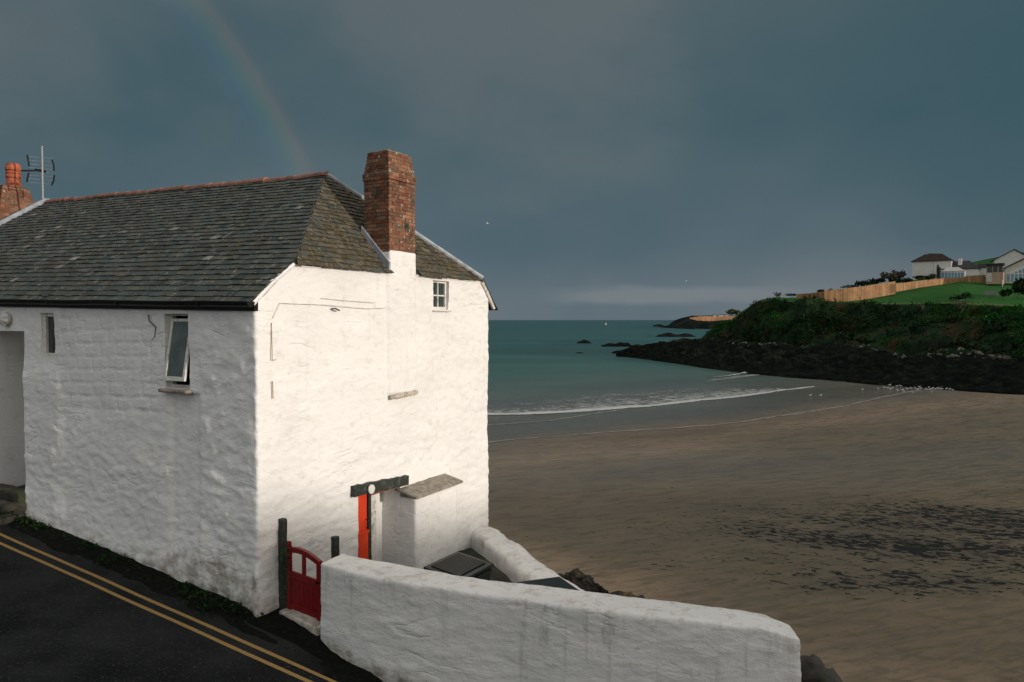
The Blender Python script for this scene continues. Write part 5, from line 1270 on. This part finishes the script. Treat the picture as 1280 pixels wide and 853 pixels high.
spots = [(1013, 494), (1026, 494), (1078, 486.5), (1098, 485), (1105, 484), (1109, 484.5), (1112, 480.5), (1113, 486), (1121, 482), (1126, 482), (1122, 488), (1128, 487), (1130, 489), (1141, 490.5), (1144, 484.5), (1149, 483), (1151, 485), (1158, 486), (1161, 484), (1163, 486.5), (1166, 485), (1165, 490), (1169, 486), (1172, 485), (1175, 486.5), (1178, 486), (1183, 486), (1187, 487), (1191, 487.5), (1154, 482.5), (1147, 486.5), (1139, 485), (1116, 484), (1134, 486)]
GLAB = {0: 'seagull standing alone, leftmost of the flock at the water edge', 1: 'seagull just right of the leftmost one on wet sand', 2: 'seagull standing apart left of the main flock'}
for i, (px, py) in enumerate(spots):
    o = proto if i == 0 else proto.copy()
    if i: COL.objects.link(o)
    p = atz(px, py + 1.2, .25); p.z = max(beach_z(p.x, p.y), 0.0); o.location = p; o.rotation_euler = (0, 0, random.uniform(-.6, .6) + (math.pi if random.random() < .5 else 0)); o.scale = (random.uniform(.75, .95),) * 3
    tag(o, GLAB.get(i, 'small white seagull standing among the flock on the wet sand below the rocks'), 'seagull', 'seagulls at the water edge')
fm = gull_mesh(True)
o = fm.build('flying_seagull', M_GULL, None, True); o.scale = (.6,) * 3; o.location = at(609, 281, 120); o.rotation_euler = (.3, 0, .5); tag(o, 'tiny white gull flying in the dark sky right of the chimney', 'seagull')
o2 = o.copy(); COL.objects.link(o2); o2.scale = (.6,) * 3; o2.location = at(858, 353, 150); o2.rotation_euler = (-.2, 0, 2.5); tag(o2, 'tiny white gull flying low in the sky over the sea', 'seagull')
# ------------------------------------------------------------ weedy rocks by the yard and under the wall end
M_WEEDROCK = plain('weed_covered_rock', (.018, .016, .009), .7, .6, 3, .06, grime=(.16, .10, .035))
def boulder_line(name, pts, label, rad, mat_, seed, cat='rock'):
    P_ = [Vector(p) for p in pts]; L_ = sum((b0 - a0).length for a0, b0 in zip(P_, P_[1:])); ls = [0]
    for a0, b0 in zip(P_, P_[1:]): ls.append(ls[-1] + (b0 - a0).length)
    def fn(l, v, h):
        c_ = Vector([interp([(ll, p[k]) for ll, p in zip(ls, P_)], l) for k in range(3)]); e_ = math.sin(math.pi * min(.97, max(.03, l / L_))) ** .5; d = Vector((.45, -.9, 0)); return c_ + d * (v - rad) * e_ * 1.3 + Vector((0, 0, (h - .3) * e_ * (1 + .3 * math.sin(l * 2.3 + seed))))
    o = lumpy(name, (L_, 2 * rad, rad * 1.3), fn, mat_, None, .05, rad * .5, lambda p: .26 * fbm(p, 1.3, 5, seed) + .12 * (1 - 2 * abs(fbm(p, 3, 4, seed + 3)))); return tag(o, label, cat)
def bz(px, py): 
    p = atz(px, py, 1.2); p.z = beach_z(p.x, p.y); return p
boulder_line('seaweed_rock', [bz(690, 716), bz(735, 728), bz(775, 744), bz(815, 752)], 'low bank of brown weed-covered rock beside the yard wall', .62, M_WEEDROCK, 4)
boulder_line('shore_rock', [at(1000, 843, 12.5), at(1030, 850, 12.2), at(1075, 868, 12)], 'dark weedy rock beyond the end of the curved wall', .28, M_CLIFFR, 8)
# ------------------------------------------------------------ unseen ridge added behind the viewer, right, shaped to shade lane and beach
V_ = []; Fs_ = []; pdir = Vector((math.cos(R(SUN_AZ)) * -1, math.sin(R(SUN_AZ)), 0)); sdir = Vector((S.x, S.y, 0)).normalized(); pdir = Vector((-sdir.y, sdir.x, 0))
M_SHADE_HILL = plain('shade_hill_turf', (.035, .055, .02), .95, .4, .05, 0)
hp = [(-130, 8), (-60, 16), (-20, 18.6), (4, 18.5), (7.6, 18.15), (9.6, 17.75), (11.5, 17.05), (14, 16.7), (20, 16.4), (40, 17.5), (120, 18), (190, 13), (235, 4)]  # skyline heights chosen for the shadow line on gable and gate
NU, NV2 = 365, 10
for i in range(NU + 1):
    uu = lerp(-130, 235, i / NU); top_ = CZ + interp(hp, uu)
    for j in range(NV2 + 1):
        f_ = (0, .08, .16, .24, .34, .45, .56, .67, .78, .9, 1)[j]; dd = lerp(84, 160, f_); pr_h = math.sin(math.pi * min(1, f_ * 1.35)) ** .7 if f_ < .37 else 1 - .2 * (f_ - .37)
        pr_h = min(1, f_ / .34) ** .8 if f_ < .34 else 1 - .35 * (f_ - .34)
        p = pdir * uu + sdir * dd; V_.append((p.x, p.y, lerp(-2, top_, pr_h)))
for i in range(NU):
    for j in range(NV2): a0 = i * (NV2 + 1) + j; Fs_.append((a0, a0 + NV2 + 1, a0 + NV2 + 2, a0 + 1))
tag(mesh('shade_hill', V_, Fs_, M_SHADE_HILL, None, True), kind='structure')
